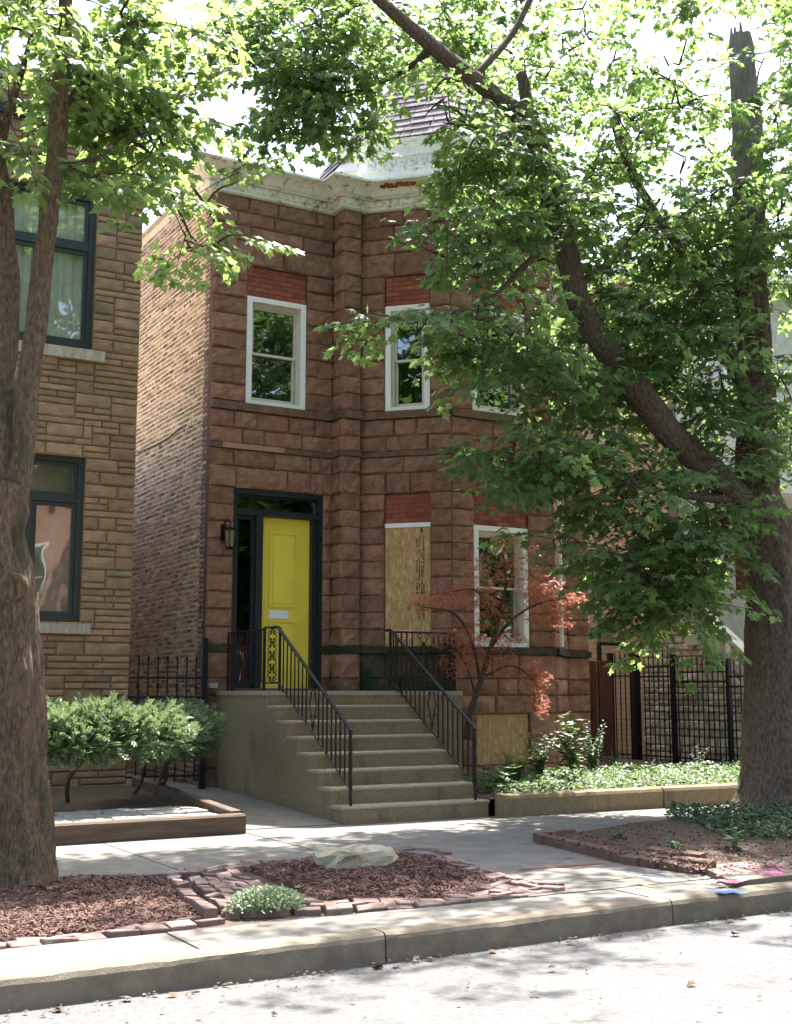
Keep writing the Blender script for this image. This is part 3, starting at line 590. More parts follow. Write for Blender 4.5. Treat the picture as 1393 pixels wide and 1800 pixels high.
for (a, b, c, d), tz, cur in ((ops[0], 3.93, False), (ops[1], 7.36, True)):
    w = rim(MB(), F_NB, a + .003, b - .003, c + .003, d - .003, .075, -.20, -.07, .10, .06).build('window', mat['darkframe'], nb); fz = MB()
    MB().fbox(F_NB, a + .08, b - .08, -.18, -.08, tz - .045, tz + .03).build('transom_bar', mat['darkframe'], w)
    for mu in (3.70,): MB().fbox(F_NB, mu - .045, mu + .03, -.18, -.08, c + .104, tz - .047).build('mullion', mat['darkframe'], w)
    for (p, q, r_, s_) in ((a + .08, 3.653, c + .106, tz - .05), (3.735, b - .08, c + .106, tz - .05), (a + .08, b - .08, tz + .033, d - .066)):
        rim(MB(), F_NB, p, q, r_, s_, .05, -.15, -.10).build('sash', mat['darkframe'], w); MB().fbox(F_NB, p + .05, q - .05, -.13, -.125, r_ + .05, s_ - .05).build('pane', mat['glass'], w)
    room(F_NB, a + .01, b - .01, c + .01, d - .01, w, 1.4)
    if cur:
        vs = []; fs = []; n = 90
        for i in range(n + 1):
            u = a + .1 + (b - a - .2) * i / n; of = -.20 + .022 * math.sin(u * 46) + .012 * math.sin(u * 19 + 1)
            vs += [F_NB.pt(u, of, c + .05), F_NB.pt(u, of, d - .02)]
        for i in range(n): fs.append((2 * i, 2 * i + 2, 2 * i + 3, 2 * i + 1))
        obj('curtain', vs, fs, mat['curtain'], w, True)

# ------------------------------------------------------------------ stoop
stp = thing('concrete_stoop', 'concrete front stoop of eight steps up to the yellow door', 'steps'); RZ = .1825
SY = [12.48 + .297 * i for i in range(8)]; X0, X1, X2 = 6.43, 8.37, 9.33
for i in range(7):
    MB().box(X0 + .004, X1 - .004, SY[i] + .022, SY[i + 1] + .04, RZ * i - .1, RZ * (i + 1) - .035).build('riser', mat['stoop'], stp)
    mb = MB(); y0, y1, z1 = SY[i], SY[i + 1] + .03, RZ * (i + 1); ns_ = 40
    for k in range(ns_ + 1):
        x = X0 - .006 + (X1 - X0 + .012) * k / ns_; w_ = .006 * nz(x, i, 7, 3) + .004 * nz(x, i, 23, 5); ed_ = .008 + .012 * max(0, nz(x, i, 5, 9))
        mb.v += [Vector((x, y0 + .010 + w_, z1 - .036)), Vector((x, y0 + w_, z1 - .014 + w_ * .4)), Vector((x, y0 + ed_ + w_, z1 - .001)), Vector((x, y1, z1)), Vector((x, y1, z1 - .036))]
    for k in range(ns_):
        for q_ in range(5): a_ = k * 5 + q_; b_ = k * 5 + (q_ + 1) % 5; mb.f.append((a_, a_ + 5, b_ + 5, b_))
    mb.f += [(4, 3, 2, 1, 0), tuple(ns_ * 5 + q_ for q_ in range(5))]; mb.build('tread', mat['tread'], stp)
for x0, x1 in ((X0, X0 + .03), (X1 - .03, X1)):
    mb = MB(); pr_ = [(SY[0] + .03, -.05)]
    for i in range(7): pr_ += [(SY[i] + .03, RZ * (i + 1) - .036), (SY[i + 1] + .03, RZ * (i + 1) - .036)]
    pr_ += [(SY[7] + .03, RZ * 8 - .0585), (16.36, RZ * 8 - .0585), (16.36, -.05)]; n = len(pr_)
    vs = [(x0, y, z) for y, z in pr_] + [(x1, y, z) for y, z in pr_]; fs = [tuple(range(n)), tuple(reversed(range(n, 2 * n)))] + [(k, k + n, (k + 1) % n + n, (k + 1) % n) for k in range(n)]
    obj('side_wall', vs, fs, mat['stoop'], stp)
MB().hexa([(X0 + .032, SY[7] + .022, -.05), (X2, SY[7] + .022, -.05), (X2, 15.36, -.05), (X0 + .032, 16.34, -.05), (X0 + .032, SY[7] + .022, RZ * 8 - .06), (X2, SY[7] + .022, RZ * 8 - .06), (X2, 15.36, RZ * 8 - .06), (X0 + .032, 16.34, RZ * 8 - .06)]).build('platform_base', mat['stoop'], stp)
mb = MB(); pl = [(X0 - .012, SY[7]), (X2 + .012, SY[7]), (X2 + .012, 15.30), (8.48, 16.05), (8.22, 16.05), (8.22, 16.36), (X0 - .012, 16.36)]; n = len(pl)
mb.add([(x, y, RZ * 8 - .058) for x, y in pl] + [(x, y, RZ * 8) for x, y in pl], [tuple(reversed(range(n))), tuple(range(n, 2 * n))] + [(k, (k + 1) % n, (k + 1) % n + n, k + n) for k in range(n)]); mb.build('platform_slab', mat['tread'], stp)
# ---- railings
def scroll(c, du, r, turns, sgn, n=12):
    return [c + du * (r * (1 - .75 * t) * math.cos(sgn * turns * 2 * math.pi * t)) + Vector((0, 0, r * (1 - .75 * t) * math.sin(sgn * turns * 2 * math.pi * t))) for t in [i / n for i in range(n + 1)]]
def diamond(mb, c, du, w, h):
    Z = Vector((0, 0, 1))
    for a, b in ((Z * h, du * w), (du * w, -Z * h), (-Z * h, -du * w), (-du * w, Z * h)): mb.tube([c + a, c + (a + b) * .42, c + b], .007, 4)
    for s in (-1, 1):
        for v in (-1, 1): mb.tube(scroll(c + du * (s * w * .55) + Z * (v * h * .42), du * s, .03, 1.1, v), .006, 4, False); mb.tube(scroll(c + du * (s * w * .35) + Z * (v * h * .8), du * -s, .022, 1.0, v), .005, 4, False)
def stair_rail(name, label, x, plat_pts):
    t = thing(name, label, 'railing', 'iron railings of the stoop')
    top0, top1 = Vector((x, 14.60, 2.27)), Vector((x, 12.56, 1.02)); lo0, lo1 = Vector((x, 14.52, 1.56)), Vector((x, 12.56, .36))
    MB().tube([Vector((x, 14.72, 2.27)), top0, top1, top1 + Vector((0, -.02, -.02))], .021, 6).build('handrail', mat['iron'], t)
    MB().tube([Vector((x, 14.72, 1.56)), lo0, lo1], .013, 5).build('lower_rail', mat['iron'], t)
    tw = MB(); n = 26
    tw.tube([Vector((x + .004 * math.cos(k), 12.56 + .004 * math.sin(k), 1.02 - .85 * k / n)) for k in range(n + 1)], [.017 if k % 2 else .021 for k in range(n + 1)], 6); tw.build('newel_post', mat['ironrust'], t)
    nbal = 18
    for k in range(nbal):
        f = (k + .7) / nbal; a = top0.lerp(top1, f); b = lo0.lerp(lo1, f)
        if k in (8, 9): continue
        MB().box(x - .0075, x + .0075, a.y - .0075, a.y + .0075, b.z, a.z).build('baluster', mat['ironrust'] if k % 3 else mat['iron'], t)
    f = 9.2 / nbal; c = (top0.lerp(top1, f) + lo0.lerp(lo1, f)) / 2; d = MB(); diamond(d, c, Vector((0, 1, 0)), .10, .30); d.build('scroll_panel', mat['iron'], t)
    return t
def panel_run(t, A, B, z0, z1, nb_, scr=()):
    A, B = Vector(A), Vector(B); du = (B - A).normalized()
    for z, r in ((z1, .014), (z0, .011)): MB().tube([A + Vector((0, 0, z)), B + Vector((0, 0, z))], r, 5).build('rail', mat['iron'], t)
    for k in range(nb_ + 1):
        if k in scr: continue
        p = A.lerp(B, k / nb_); r = .014 if k in (0, nb_) else .0075; zb = RZ * 8 if k in (0, nb_) else z0
        MB().box(p.x - r, p.x + r, p.y - r, p.y + r, zb, z1).build('post' if k in (0, nb_) else 'baluster', mat['iron'], t)
    return du
t = stair_rail('iron_railing', 'black iron stair railing on the left side of the stoop, nearer the yellow door', 6.56, None)
panel_run(t, (6.50, 16.10, 0), (6.50, 14.88, 0), 1.58, 2.25, 13, (6, 7)); d = MB(); diamond(d, Vector((6.50, 15.46, 1.92)), Vector((0, 1, 0)), .085, .29); d.build('scroll_panel', mat['iron'], t)
panel_run(t, (6.47, 14.80, 0), (6.66, 14.74, 0), 1.56, 2.27, 1); d = MB()
for k in range(4): diamond(d, Vector((6.565, 14.77, 1.66 + .165 * k)), Vector((.95, -.3, 0)), .055, .10)
d.build('scroll_panel', mat['iron'], t)
t = stair_rail('iron_railing', 'black iron stair railing on the right side of the stoop by the boarded window', 8.22, None)
panel_run(t, (8.24, 14.64, 0), (9.26, 14.64, 0), 1.58, 2.25, 12, (5, 6, 7)); d = MB(); cc = Vector((8.76, 14.64, 1.92)); diamond(d, cc, Vector((1, 0, 0)), .10, .20)
for s in (-1, 1):
    d.tube(scroll(cc + Vector((.06 * s, 0, .27)), Vector((s, 0, 0)), .05, 1.2, 1), .006, 4, False); d.tube([cc + Vector((-.14 * s, 0, -.02)), cc + Vector((.08 * s, 0, .27))], .007, 4); d.tube([cc + Vector((.14 * s, 0, -.33)), cc + Vector((0, 0, -.2))], .006, 4)
d.build('scroll_panel', mat['iron'], t); d = MB()
for k in range(4): diamond(d, Vector((9.26, 14.76, 1.66 + .165 * k)), Vector((.2, .98, 0)), .06, .10)
d.build('corner_panel', mat['iron'], t); MB().box(9.245, 9.275, 14.87, 14.90, RZ * 8, 2.28).build('post', mat['iron'], t); MB().lathe([(.01, -.03), (.028, 0), (.01, .03)], (9.26, 14.64, 2.29), 8).build('finial', mat['metal'], t)

# ------------------------------------------------------------------ gangway gate (left) and right-hand fences
def spear(mb, x, y, z, s=1.0):
    mb.add([(x - .011 * s, y, z), (x, y - .011 * s, z), (x + .011 * s, y, z), (x, y + .011 * s, z), (x, y, z + .085 * s), (x - .02 * s, y, z + .03), (x + .02 * s, y, z + .03)], [(0, 1, 4), (1, 2, 4), (2, 3, 4), (3, 0, 4), (0, 5, 4), (2, 4, 6)])
g = thing('gangway_gate', 'black iron picket gate in the gangway beside the brick wall', 'gate')
MB().box(6.14, 6.22, 16.14, 16.22, .12, 2.18).build('post', mat['iron'], g)
for z in (.32, .62, 1.36, 1.62): MB().box(5.06, 6.14, 16.165, 16.19, z, z + .028).build('rail', mat['iron'], g)
for k in range(8):
    x = 5.12 + k * .135; mb = MB().box(x - .009, x + .009, 16.168, 16.186, .26, 1.86); spear(mb, x, 16.177, 1.86)
    if k % 2: mb.lathe([(.004, -.05), (.03, -.02), (.012, 0), (.03, .02), (.004, .05)], (x, 16.177, 1.53), 8)
    mb.build('picket', mat['iron'], g)
ff = thing('iron_fence', 'black iron picket fence with spear tops stepping down before the stone stair', 'fence')
posts = [(17.62, 2.12, .042), (16.95, 2.10, .055), (15.99, 2.06, .036), (14.70, 1.96, .034), (13.55, 1.88, .034)]
for y, zt, r in posts: mb = MB().box(14.45 - r, 14.45 + r, y - r, y + r, .05, zt); mb.box(14.45 - r * 1.2, 14.45 + r * 1.2, y - r * 1.2, y + r * 1.2, zt, zt + .02); mb.build('post', mat['iron'], ff)
for (ya, za, ra), (yb, zb, rb) in zip(posts, posts[1:]):
    zt = min(za, zb) - (.02 if ya > 17 else .0)
    for z in (zt - .20, zt - .36, .36): MB().box(14.437, 14.463, yb + rb, ya - ra, z, z + .028).build('rail', mat['iron'], ff)
    n = round((ya - yb) / .122)
    for k in range(1, n):
        y = yb + (ya - yb) * k / n; mb = MB().box(14.442, 14.458, y - .008, y + .008, .27, zt + .02); mb.add([(14.45, y - .022, zt + .02), (14.45, y + .022, zt + .02), (14.45, y, zt + .10), (14.437, y, zt + .02), (14.463, y, zt + .02)], [(0, 3, 2), (3, 1, 2), (1, 4, 2), (4, 0, 2)])
        if k % 4 == 2: mb.lathe([(.004, -.05), (.02, -.02), (.011, 0), (.02, .02), (.004, .05)], (14.45, y, .98), 6)
        mb.build('picket', mat['iron'], ff)
# overhead gate frame bracket and red-brown board gate
wg = thing('board_gate', 'red-brown vertical board gate between the brownstone and the iron fence', 'gate')
for k, (x0, w) in enumerate(((13.08, .20), (13.34, .20), (13.60, .28))):
    mb = MB(); y = 16.86 + .01 * k; zt = 1.96 + .015 * k; vs = [(x0, y, .1), (x0 + w, y, .1), (x0 + w, y, zt - .03), (x0 + w - .03, y, zt), (x0 + .03, y, zt), (x0, y, zt - .03)]; vs += [(a, b + .03, c) for a, b, c in vs]
    mb.add(vs, [(5, 4, 3, 2, 1, 0), (6, 7, 8, 9, 10, 11)] + [(i, (i + 1) % 6, (i + 1) % 6 + 6, i + 6) for i in range(6)]); mb.build('board', mat['redboard'], wg)
for z in (.5, 1.7): MB().box(13.06, 13.9, 16.91, 16.95, z, z + .07).build('rail', mat['redboard'], wg)
MB().box(13.30, 13.38, 16.80, 16.855, 1.0, 1.22).build('latch', mat['iron'], wg)
MB().box(13.70, 13.76, 17.0, 17.06, .1, 2.32).build('post', mat['iron'], wg); MB().box(13.76, 14.5, 17.0, 17.05, 2.25, 2.31).build('top_bar', mat['iron'], wg)

# ------------------------------------------------------------------ right neighbour: tan brick house with stone stair
rh = thing('tan_brick_house', 'tan brick house with white trim behind the right maple and iron fence', 'house')
F_RS = Fr((15.8, 27.0), (0, -1), (-1, 0)); F_RF = Fr((0, 17.5), (1, 0), (0, -1)); UE = 27.0 - 17.5
rw = MB().fbox(F_RS, 0, UE, -.3, -.008, 0, 9.6).build('side_wall', mat['tanbm'], rh)
cand = []
for c in range(int(9.5 / .0985)):
    u = UE - (0.11 if c % 2 else 0); z = c * .0985 + .05
    while u > 3.5: cand.append((max(3.5, u - .222), u, z)); u -= .222
for a, b, z in [(UE - .11, UE, c * .0985 + .05) for c in range(1, int(9.5 / .0985), 2)]: cand.append((a, b, z))
big = []; rest = MB()
for a, b, z in cand:
    y = 27 - (a + b) / 2; dx = Vector((15.8, y, z)) - EY; d_ = dx.dot(HD); px = CX + F_PX * dx.dot(RT) / d_; py = CY - F_PX * dx.dot(UP) / d_
    if 1008 < px < 1150 and 760 < py < 1180 and len(big) < 300: big.append((a, b, z))
    else: rest.fbox(F_RS, a + .004, b - .004, -.03, .0, z + .004, z + .0945)
for a, b, z in big: MB().fbox(F_RS, a + .004, b - .004, -.03, RND.uniform(-.001, .003), z + .004, z + .0945).build('brick', mat['tanbrick'], rw)
kind(rest.build('brickwork', mat['tanbrick'], rw), 'stuff')
fw = backing(F_RF, 16.1, 22.5, 0, 9.6, [(17.5, 18.6, 3.4, 5.6), (17.4, 18.6, 6.6, 8.4), (20.2, 21.3, 3.0, 5.2), (20.2, 21.3, 6.6, 8.4)], mat['balustrade'], rh, name='front_wall')
sash_window(F_RF, 17.4, 18.6, 6.6, 8.4, rh); sash_window(F_RF, 20.2, 21.3, 3.0, 5.2, rh); sash_window(F_RF, 20.2, 21.3, 6.6, 8.4, rh)
MB().box(17.52, 18.58, 17.6, 17.66, 3.0, 5.58).build('door', mat['redboard'], rh)
MB().box(15.55, 22.7, 17.1, 27, 9.6, 9.85).build('cornice', mat['white'], rh)
# side window with white trim near the front corner
sash_window(Fr((15.8, 18.9), (0, -1), (-1, 0)), .2, 1.0, 6.3, 7.9, rh, .11)
bxm = MB().fbox(F_RS, 27 - 19.55, 27 - 19.2, .0, .09, 2.56, 2.70); bxm.build('meter_box', mat['metal'], rh)
# porch: landing of rubble stone, stair descending to the street with balustrade
XP = 15.1; F_ST = Fr((XP, 17.5), (0, -1), (-1, 0))
pch = thing('stone_stair', 'grey rubble stone stair with cast balustrade descending behind the iron fence', 'steps')
MB().box(XP + .02, 17.6, 15.9, 17.48, 0, 2.28).build('landing', mat['greymortar'], pch); stw = MB(); prof = [(15.9, 2.28)]
for i in range(11): prof += [(15.9 - .26 * (i + 1), 2.28 - .19 * i - .0), (15.9 - .26 * (i + 1), 2.28 - .19 * (i + 1))]
prof = [(y, max(.06, z)) for y, z in prof] + [(15.9, .0)]; n = len(prof)
vs = [(XP + .02, y, z) for y, z in prof] + [(17.4, y, z) for y, z in prof]; obj('stair_body', vs, [tuple(range(n)), tuple(reversed(range(n, 2 * n)))] + [(k, k + n, (k + 1) % n + n, (k + 1) % n) for k in range(n)], mat['balustrade'], pch)
bk = MB().fbox(F_ST, 0, 1.62, -.02, .0, 0, 2.9).build('wall', mat['greymortar'], pch)
def zline(u): return 2.30 - max(0, u - 1.6) * .735
bk2 = obj('wall', [F_ST.pt(1.62, .0, 0), F_ST.pt(4.4, .0, 0), F_ST.pt(4.4, .0, zline(4.4)), F_ST.pt(1.62, .0, zline(1.62)), F_ST.pt(1.62, -.02, 0), F_ST.pt(4.4, -.02, 0), F_ST.pt(4.4, -.02, zline(4.4)), F_ST.pt(1.62, -.02, zline(1.62))], [(0, 1, 2, 3), (7, 6, 5, 4), (3, 2, 6, 7), (1, 5, 6, 2), (0, 3, 7, 4)], mat['greymortar'], pch)
z = .02
while z < 2.85:
    h = RND.uniform(.09, .17); u = .0
    while u < 4.3:
        w = RND.uniform(.14, .42); e = min(u + w, 4.35); top = 2.9 if e < 1.64 else zline(e) - .02
        if u < 1.62 < e: e = 1.62; top = 2.9
        if z + h < top + .03 and e - u > .06: rock(F_ST, u, e, z, z + h, mat['greystone'], bk if e < 1.63 else bk2, bulge=RND.uniform(.02, .06), gap=.007, depth=.03, rough=.8)
        u = e
    z += h
def slope_box(mb, x0, x1, ya, za, yb, zb, th): mb.hexa([(x0, yb, zb - th), (x1, yb, zb - th), (x1, ya, za - th), (x0, ya, za - th), (x0, yb, zb), (x1, yb, zb), (x1, ya, za), (x0, ya, za)])
ba = thing('stone_balustrade', 'pale cast stone balustrade sloping down on top of the rubble stair wall', 'balustrade')
mb = MB(); slope_box(mb, 15.02, 15.26, 15.95, 2.86, 13.2, .84, .10); mb.build('handrail', mat['balustrade'], ba); mb = MB(); slope_box(mb, 15.03, 15.25, 15.88, 2.20, 13.2, .23, .10); mb.build('base_rail', mat['balustrade'], ba)
bp = [(.055, 0), (.055, .04), (.03, .06), (.045, .12), (.066, .19), (.06, .25), (.034, .36), (.026, .44), (.045, .47), (.05, .50), (.05, .56)]
proto = MB().lathe(bp, (0, 0, 0), 10).build('baluster', mat['balustrade'], ba, True); proto.location = (15.14, 15.74, 2.12)
for k in range(1, 10): o = proto.copy(); link(o, ba); o.location = (15.14, 15.74 - .225 * k, 2.12 - .1655 * k)
MB().box(15.0, 15.28, 15.97, 16.25, 2.25, 2.98).build('end_post', mat['balustrade'], ba)
MB().box(16.2, 20, 15.7, 17.2, 5.0, 5.35).build('porch_roof', mat['white'], rh)
for x in (17.95, 19.7): MB().lathe([(.17, 2.28), (.17, 2.4), (.13, 2.45), (.11, 4.85), (.16, 4.9), (.16, 5.0)], (x, 15.95, 0), 12).build('column', mat['white'], rh)
MB().box(17.6, 20, 15.75, 17.49, 0, 2.28).build('porch_base', mat['greystone'], rh)
# ------------------------------------------------------------------ beds, pavers, small ground things
tb = thing('timber_planter', 'low planting bed edged with weathered timbers in front of the tan stone house', 'planter')
def timber(name, p0, p1, w, h, z0, par, zr=0.0):
    p0, p1 = Vector((*p0, 0)), Vector((*p1, 0)); d = (p1 - p0).normalized(); n = Vector((-d.y, d.x, 0)); vs = []; fs = []; k = 9
    for i in range(k + 1):
        c = p0.lerp(p1, i / k)
        for a, b in ((0, 0), (w, 0), (w, h), (w * .9, h + .008), (.02, h + .006), (0, h - .012)):
            j = .006 * nz(i * .7, a * 9 + b * 7, 1.0, z0 + w); vs.append(c + n * (a + j) + Vector((0, 0, z0 + b + j + zr * i / k)))
    for i in range(k):
        for q in range(6): q2 = (q + 1) % 6; fs.append((i * 6 + q, (i + 1) * 6 + q, (i + 1) * 6 + q2, i * 6 + q2))
    fs.append(tuple(reversed(range(6)))); fs.append(tuple(range(k * 6, k * 6 + 6)))
    return obj(name, vs, fs, mat['timber'], par)
timber('timber', (1.2, 12.03), (5.13, 12.14), .15, .20, -.01, tb); timber('timber', (5.17, 12.30), (5.20, 15.75), -.13 * -1, .16, .05, tb, .16)
sheet('bed_soil', [(1.2, 12.1, .13), (5.1, 12.2, .13), (5.1, 15.88, .26), (1.2, 15.88, .26)], .1, mat['soil'], None, tb)
fl = random.Random(11); y = 12.23
for row in range(4):
    x = 2.3 + fl.uniform(0, .2); dpt = fl.uniform(.24, .33)
    while x < 4.95:
        w = fl.uniform(.28, .6); e = min(x + w, 5.0); z = .150 + .012 * row; c = [(x + .012, y + .01), (e - .012, y + fl.uniform(0, .03)), (e - fl.uniform(.005, .03), y + dpt - .015), (x + fl.uniform(.005, .03), y + dpt - fl.uniform(0, .03))]
        MB().hexa([(a, b, z - .05) for a, b in c] + [(a, b, z + fl.uniform(0, .015)) for a, b in c]).build('flagstone', mat['flag'], tb); x = e
    y += dpt
# right retaining edge and raised garden bed
re_ = thing('concrete_edging', 'low rounded concrete edging of the raised garden bed right of the stoop', 'edging')
for a, b in ((8.43, 10.86), (10.89, 13.6), (13.62, 16.0)):
    vs = []; fs = []; pr_ = [(0, -.06), (.0, .20), (.015, .235), (.05, .25), (.17, .25), (.19, .22), (.19, -.06)]; n = 6
    for i in range(n + 1):
        x = a + (b - a) * i / n
        for p, z in pr_: vs.append((x, 12.27 + p + .004 * nz(x, z, 3, 1), z + .005 * nz(x, p, 2, 8)))
    for i in range(n):
        for k in range(6): q = i * 7 + k; fs.append((q, q + 7, q + 8, q + 1))
    fs += [tuple(range(7)), tuple(reversed(range(n * 7, n * 7 + 7)))]; obj('edging_block', vs, fs, mat['stoop'], re_)
gb = kind(grid_sheet('garden_bed_soil', 8.385, 16, 12.44, 17.5, 30, 20, lambda x, y: .20 + .02 * (y - 12.4) + .03 * nz(x, y, 1.4), mat['soil']), 'structure')
# mulch beds
def bed(name, px, label, nchip, rise=.05):
    P = [onz(x, y, 0.0) for x, y in px]; c = sum(P, Vector()) / len(P); vs = []; fs = []; n = len(P); rings = [1, .9, .7, .45, .2]
    for r in rings:
        for p in P:
            q = c.lerp(p, r); vs.append((q.x, q.y, (-.004 + rise * (1 - r ** 3) * .8 + .018 * nz(q.x, q.y, 4)) if r < 1 else -.034))
    vs.append((c.x, c.y, rise))
    for k in range(len(rings) - 1):
        for i in range(n): j = (i + 1) % n; fs.append((k * n + i, k * n + j, (k + 1) * n + j, (k + 1) * n + i))
    b = (len(rings) - 1) * n; fs += [(b + i, b + (i + 1) % n, len(vs) - 1) for i in range(n)]
    t = thing(name, label, 'mulch bed'); obj('mulch', vs, fs, mat['mulch'], t, True)
    g = np.random.default_rng(len(px) + nchip); mb_v = []; mb_f = []
    for k in range(nchip):
        i = g.integers(n); r1, r2 = g.random(), g.random() ** .5; a, b2 = P[i], P[(i + 1) % n]; q = c.lerp(a.lerp(b2, r1), r2); rr_ = r2
        z = -.004 + rise * (1 - rr_ ** 3) * .8 + .018 * nz(q.x, q.y, 4) + g.random() * .012
        an = g.random() * 6.28; L_, w_ = .008 + g.random() * .018, .002 + g.random() * .003; d = Vector((math.cos(an), math.sin(an), g.normal() * .3)) * L_; e = Vector((-math.sin(an), math.cos(an), g.normal() * .4)) * w_
        o = Vector((q.x, q.y, z + .006)); s = len(mb_v); mb_v += [o - d - e, o + d - e, o + d + e, o - d + e]; mb_f.append((s, s + 1, s + 2, s + 3))
    kind(obj('mulch_chips', mb_v, mb_f, mat['chip'], t), 'stuff'); return t
BED_L = [(-260, 1690), (0, 1652), (120, 1643), (250, 1626), (366, 1610), (334, 1568), (303, 1545), (200, 1539), (100, 1541), (0, 1549), (-260, 1566)]
BED_M = [(432, 1524), (500, 1513), (600, 1504), (720, 1500), (785, 1511), (860, 1535), (885, 1552), (845, 1570), (760, 1582), (650, 1586), (560, 1574), (490, 1549)]
bed('mulch_bed', BED_L, 'red-brown mulch bed around the foot of the left tree', 9000, .055); bed('mulch_bed', BED_M, 'red-brown mulch bed holding the pale boulder in the middle of the parkway', 9000)
# clay pavers laid round the beds
pv = thing('paver_edging', 'old clay brick pavers bordering the mulch beds in the parkway', 'pavers'); rp = random.Random(21)
def paver_path(px, rows, side=1, z=.006, L_=.2, Wd=.098, start=0, tilt=.010):
    P = [onz(x, y, 0.0) for x, y in px]; pts = [Vector(p) for p in catmull(P, 8)]; acc = [0]
    for a, b in zip(pts, pts[1:]): acc.append(acc[-1] + (b - a).length)
    def at(s):
        for i in range(len(acc) - 1):
            if acc[i + 1] >= s: t = (s - acc[i]) / max(1e-6, acc[i + 1] - acc[i]); return pts[i].lerp(pts[i + 1], t), (pts[i + 1] - pts[i]).normalized()
        return pts[-1], (pts[-1] - pts[-2]).normalized()
    for r in range(rows):
        s = (r % 2) * L_ / 2
        while s + L_ * .6 < acc[-1]:
            p, d = at(s + L_ / 2); n = Vector((-d.y, d.x, 0)) * side; c = p + n * ((r + .5) * (Wd + .008)) + Vector((rp.uniform(-.006, .006), rp.uniform(-.006, .006), 0))
            d = (d + n * rp.uniform(-.06, .06)).normalized(); n2 = Vector((-d.y, d.x, 0)); a, b = d * (L_ / 2 - .005) * rp.uniform(.9, 1.0), n2 * (Wd / 2 - .003); h = z + rp.uniform(-.006, .014); t1, t2 = rp.uniform(-tilt, tilt), rp.uniform(-tilt, tilt)
            q = [c - a - b, c + a - b, c + a + b, c - a + b]; top = [v + Vector((0, 0, h + 0.014 + t1 * sx + t2 * sy)) for v, sx, sy in zip(q, (-1, 1, 1, -1), (-1, -1, 1, 1))]
            cc = sum(top, Vector()) / 4; ch = [t.lerp(cc, .07) + Vector((0, 0, .006)) for t in top]
            mb = MB().add([v + Vector((0, 0, -.05)) for v in q] + top + ch, [(0, 1, 5, 4), (1, 2, 6, 5), (2, 3, 7, 6), (3, 0, 4, 7), (4, 5, 9, 8), (5, 6, 10, 9), (6, 7, 11, 10), (7, 4, 8, 11), (8, 9, 10, 11)]); mb.build('paver', mat['paver'], pv); s += L_ + .008
paver_path([(316, 1549), (345, 1583), (383, 1612)], 1, -1, .035); paver_path([(330, 1546), (362, 1580), (398, 1610)], 3, 1, .004)
paver_path([(-120, 1682), (60, 1664), (220, 1642), (392, 1617)], 2, 1, -.012); paver_path([(405, 1606), (520, 1603), (640, 1600), (760, 1595), (900, 1580), (1005, 1563)], 3, 1, -.008)
paver_path([(285, 1541), (350, 1531), (440, 1518)], 2, -1, .004); paver_path([(420, 1535), (470, 1562), (540, 1588)], 3, -1, .0)
paver_path([(795, 1509), (860, 1532), (930, 1551), (1000, 1562)], 2, -1, .004); paver_path([(690, 1494), (760, 1494), (800, 1505)], 1, -1, .004); paver_path([(880, 1575), (905, 1562), (940, 1556)], 2, 1, .0)
# boulder
def boulder(name, label, c, a, b, h, m, seed):
    vs = []; fs = []; n = 18; rings = [(1.0, 0), (1.04, .35), (1.0, .75), (.9, .96), (.6, 1.0), (.25, 1.03)]
    for r, z in rings:
        for k in range(n):
            q = 2 * math.pi * k / n; w = 1 + .34 * noise.noise(Vector((math.cos(q) * 1.5 + seed, math.sin(q) * 1.5, z * .4))) + .16 * noise.noise(Vector((math.cos(q) * 4 + seed, math.sin(q) * 4, z * 3)))
            vs.append((c[0] + a * r * w * math.cos(q), c[1] + b * r * w * math.sin(q), c[2] + h * (z + .38 * noise.noise(Vector((r * 2.6 * math.cos(q), r * 2.6 * math.sin(q), seed))) * (z > .1))))
    vs.append((c[0], c[1], c[2] + h * 1.02))
    for i in range(len(rings) - 1):
        for k in range(n): k2 = (k + 1) % n; fs.append((i * n + k, i * n + k2, (i + 1) * n + k2, (i + 1) * n + k))
    b0 = (len(rings) - 1) * n; fs += [(b0 + k, b0 + (k + 1) % n, len(vs) - 1) for k in range(n)]
    return tag(obj(name, vs, fs, m, None, False), label, 'rock')
bc = onz(637, 1527, .02); boulder('boulder', 'pale flat-topped limestone boulder in the middle mulch bed', (bc.x, bc.y + .10, .02), .36, .20, .15, mat['rock'], 3.0)
# right parkway bed with edging stones, brick stack and painted slab
pb = thing('parkway_bed', 'dark soil parkway bed with low stone and brick edging round the right maple', 'planting bed')
bp_ = [(938, 1474), (1085, 1512), (1225, 1530), (1420, 1512), (1700, 1490), (1700, 1425), (1300, 1428), (1100, 1447)]
P = [onz(x, y, .03) for x, y in bp_]; c = sum(P, Vector()) / len(P); vs = []; fs = []; n = len(P)
for r, dz in ((1, 0), (.9, .05), (.6, .10), (.3, .12)):
    for p in P: q = c.lerp(p, r); vs.append((q.x, q.y, .0 + dz + (.02 * nz(q.x, q.y, 3) if r < 1 else -.03)))
vs.append((c.x, c.y, .13))
for k in range(3):
    for i in range(n): j = (i + 1) % n; fs.append((k * n + i, k * n + j, (k + 1) * n + j, (k + 1) * n + i))
fs += [(3 * n + i, 3 * n + (i + 1) % n, 4 * n) for i in range(n)]; obj('soil', vs, fs, mat['soil'], pb, True)
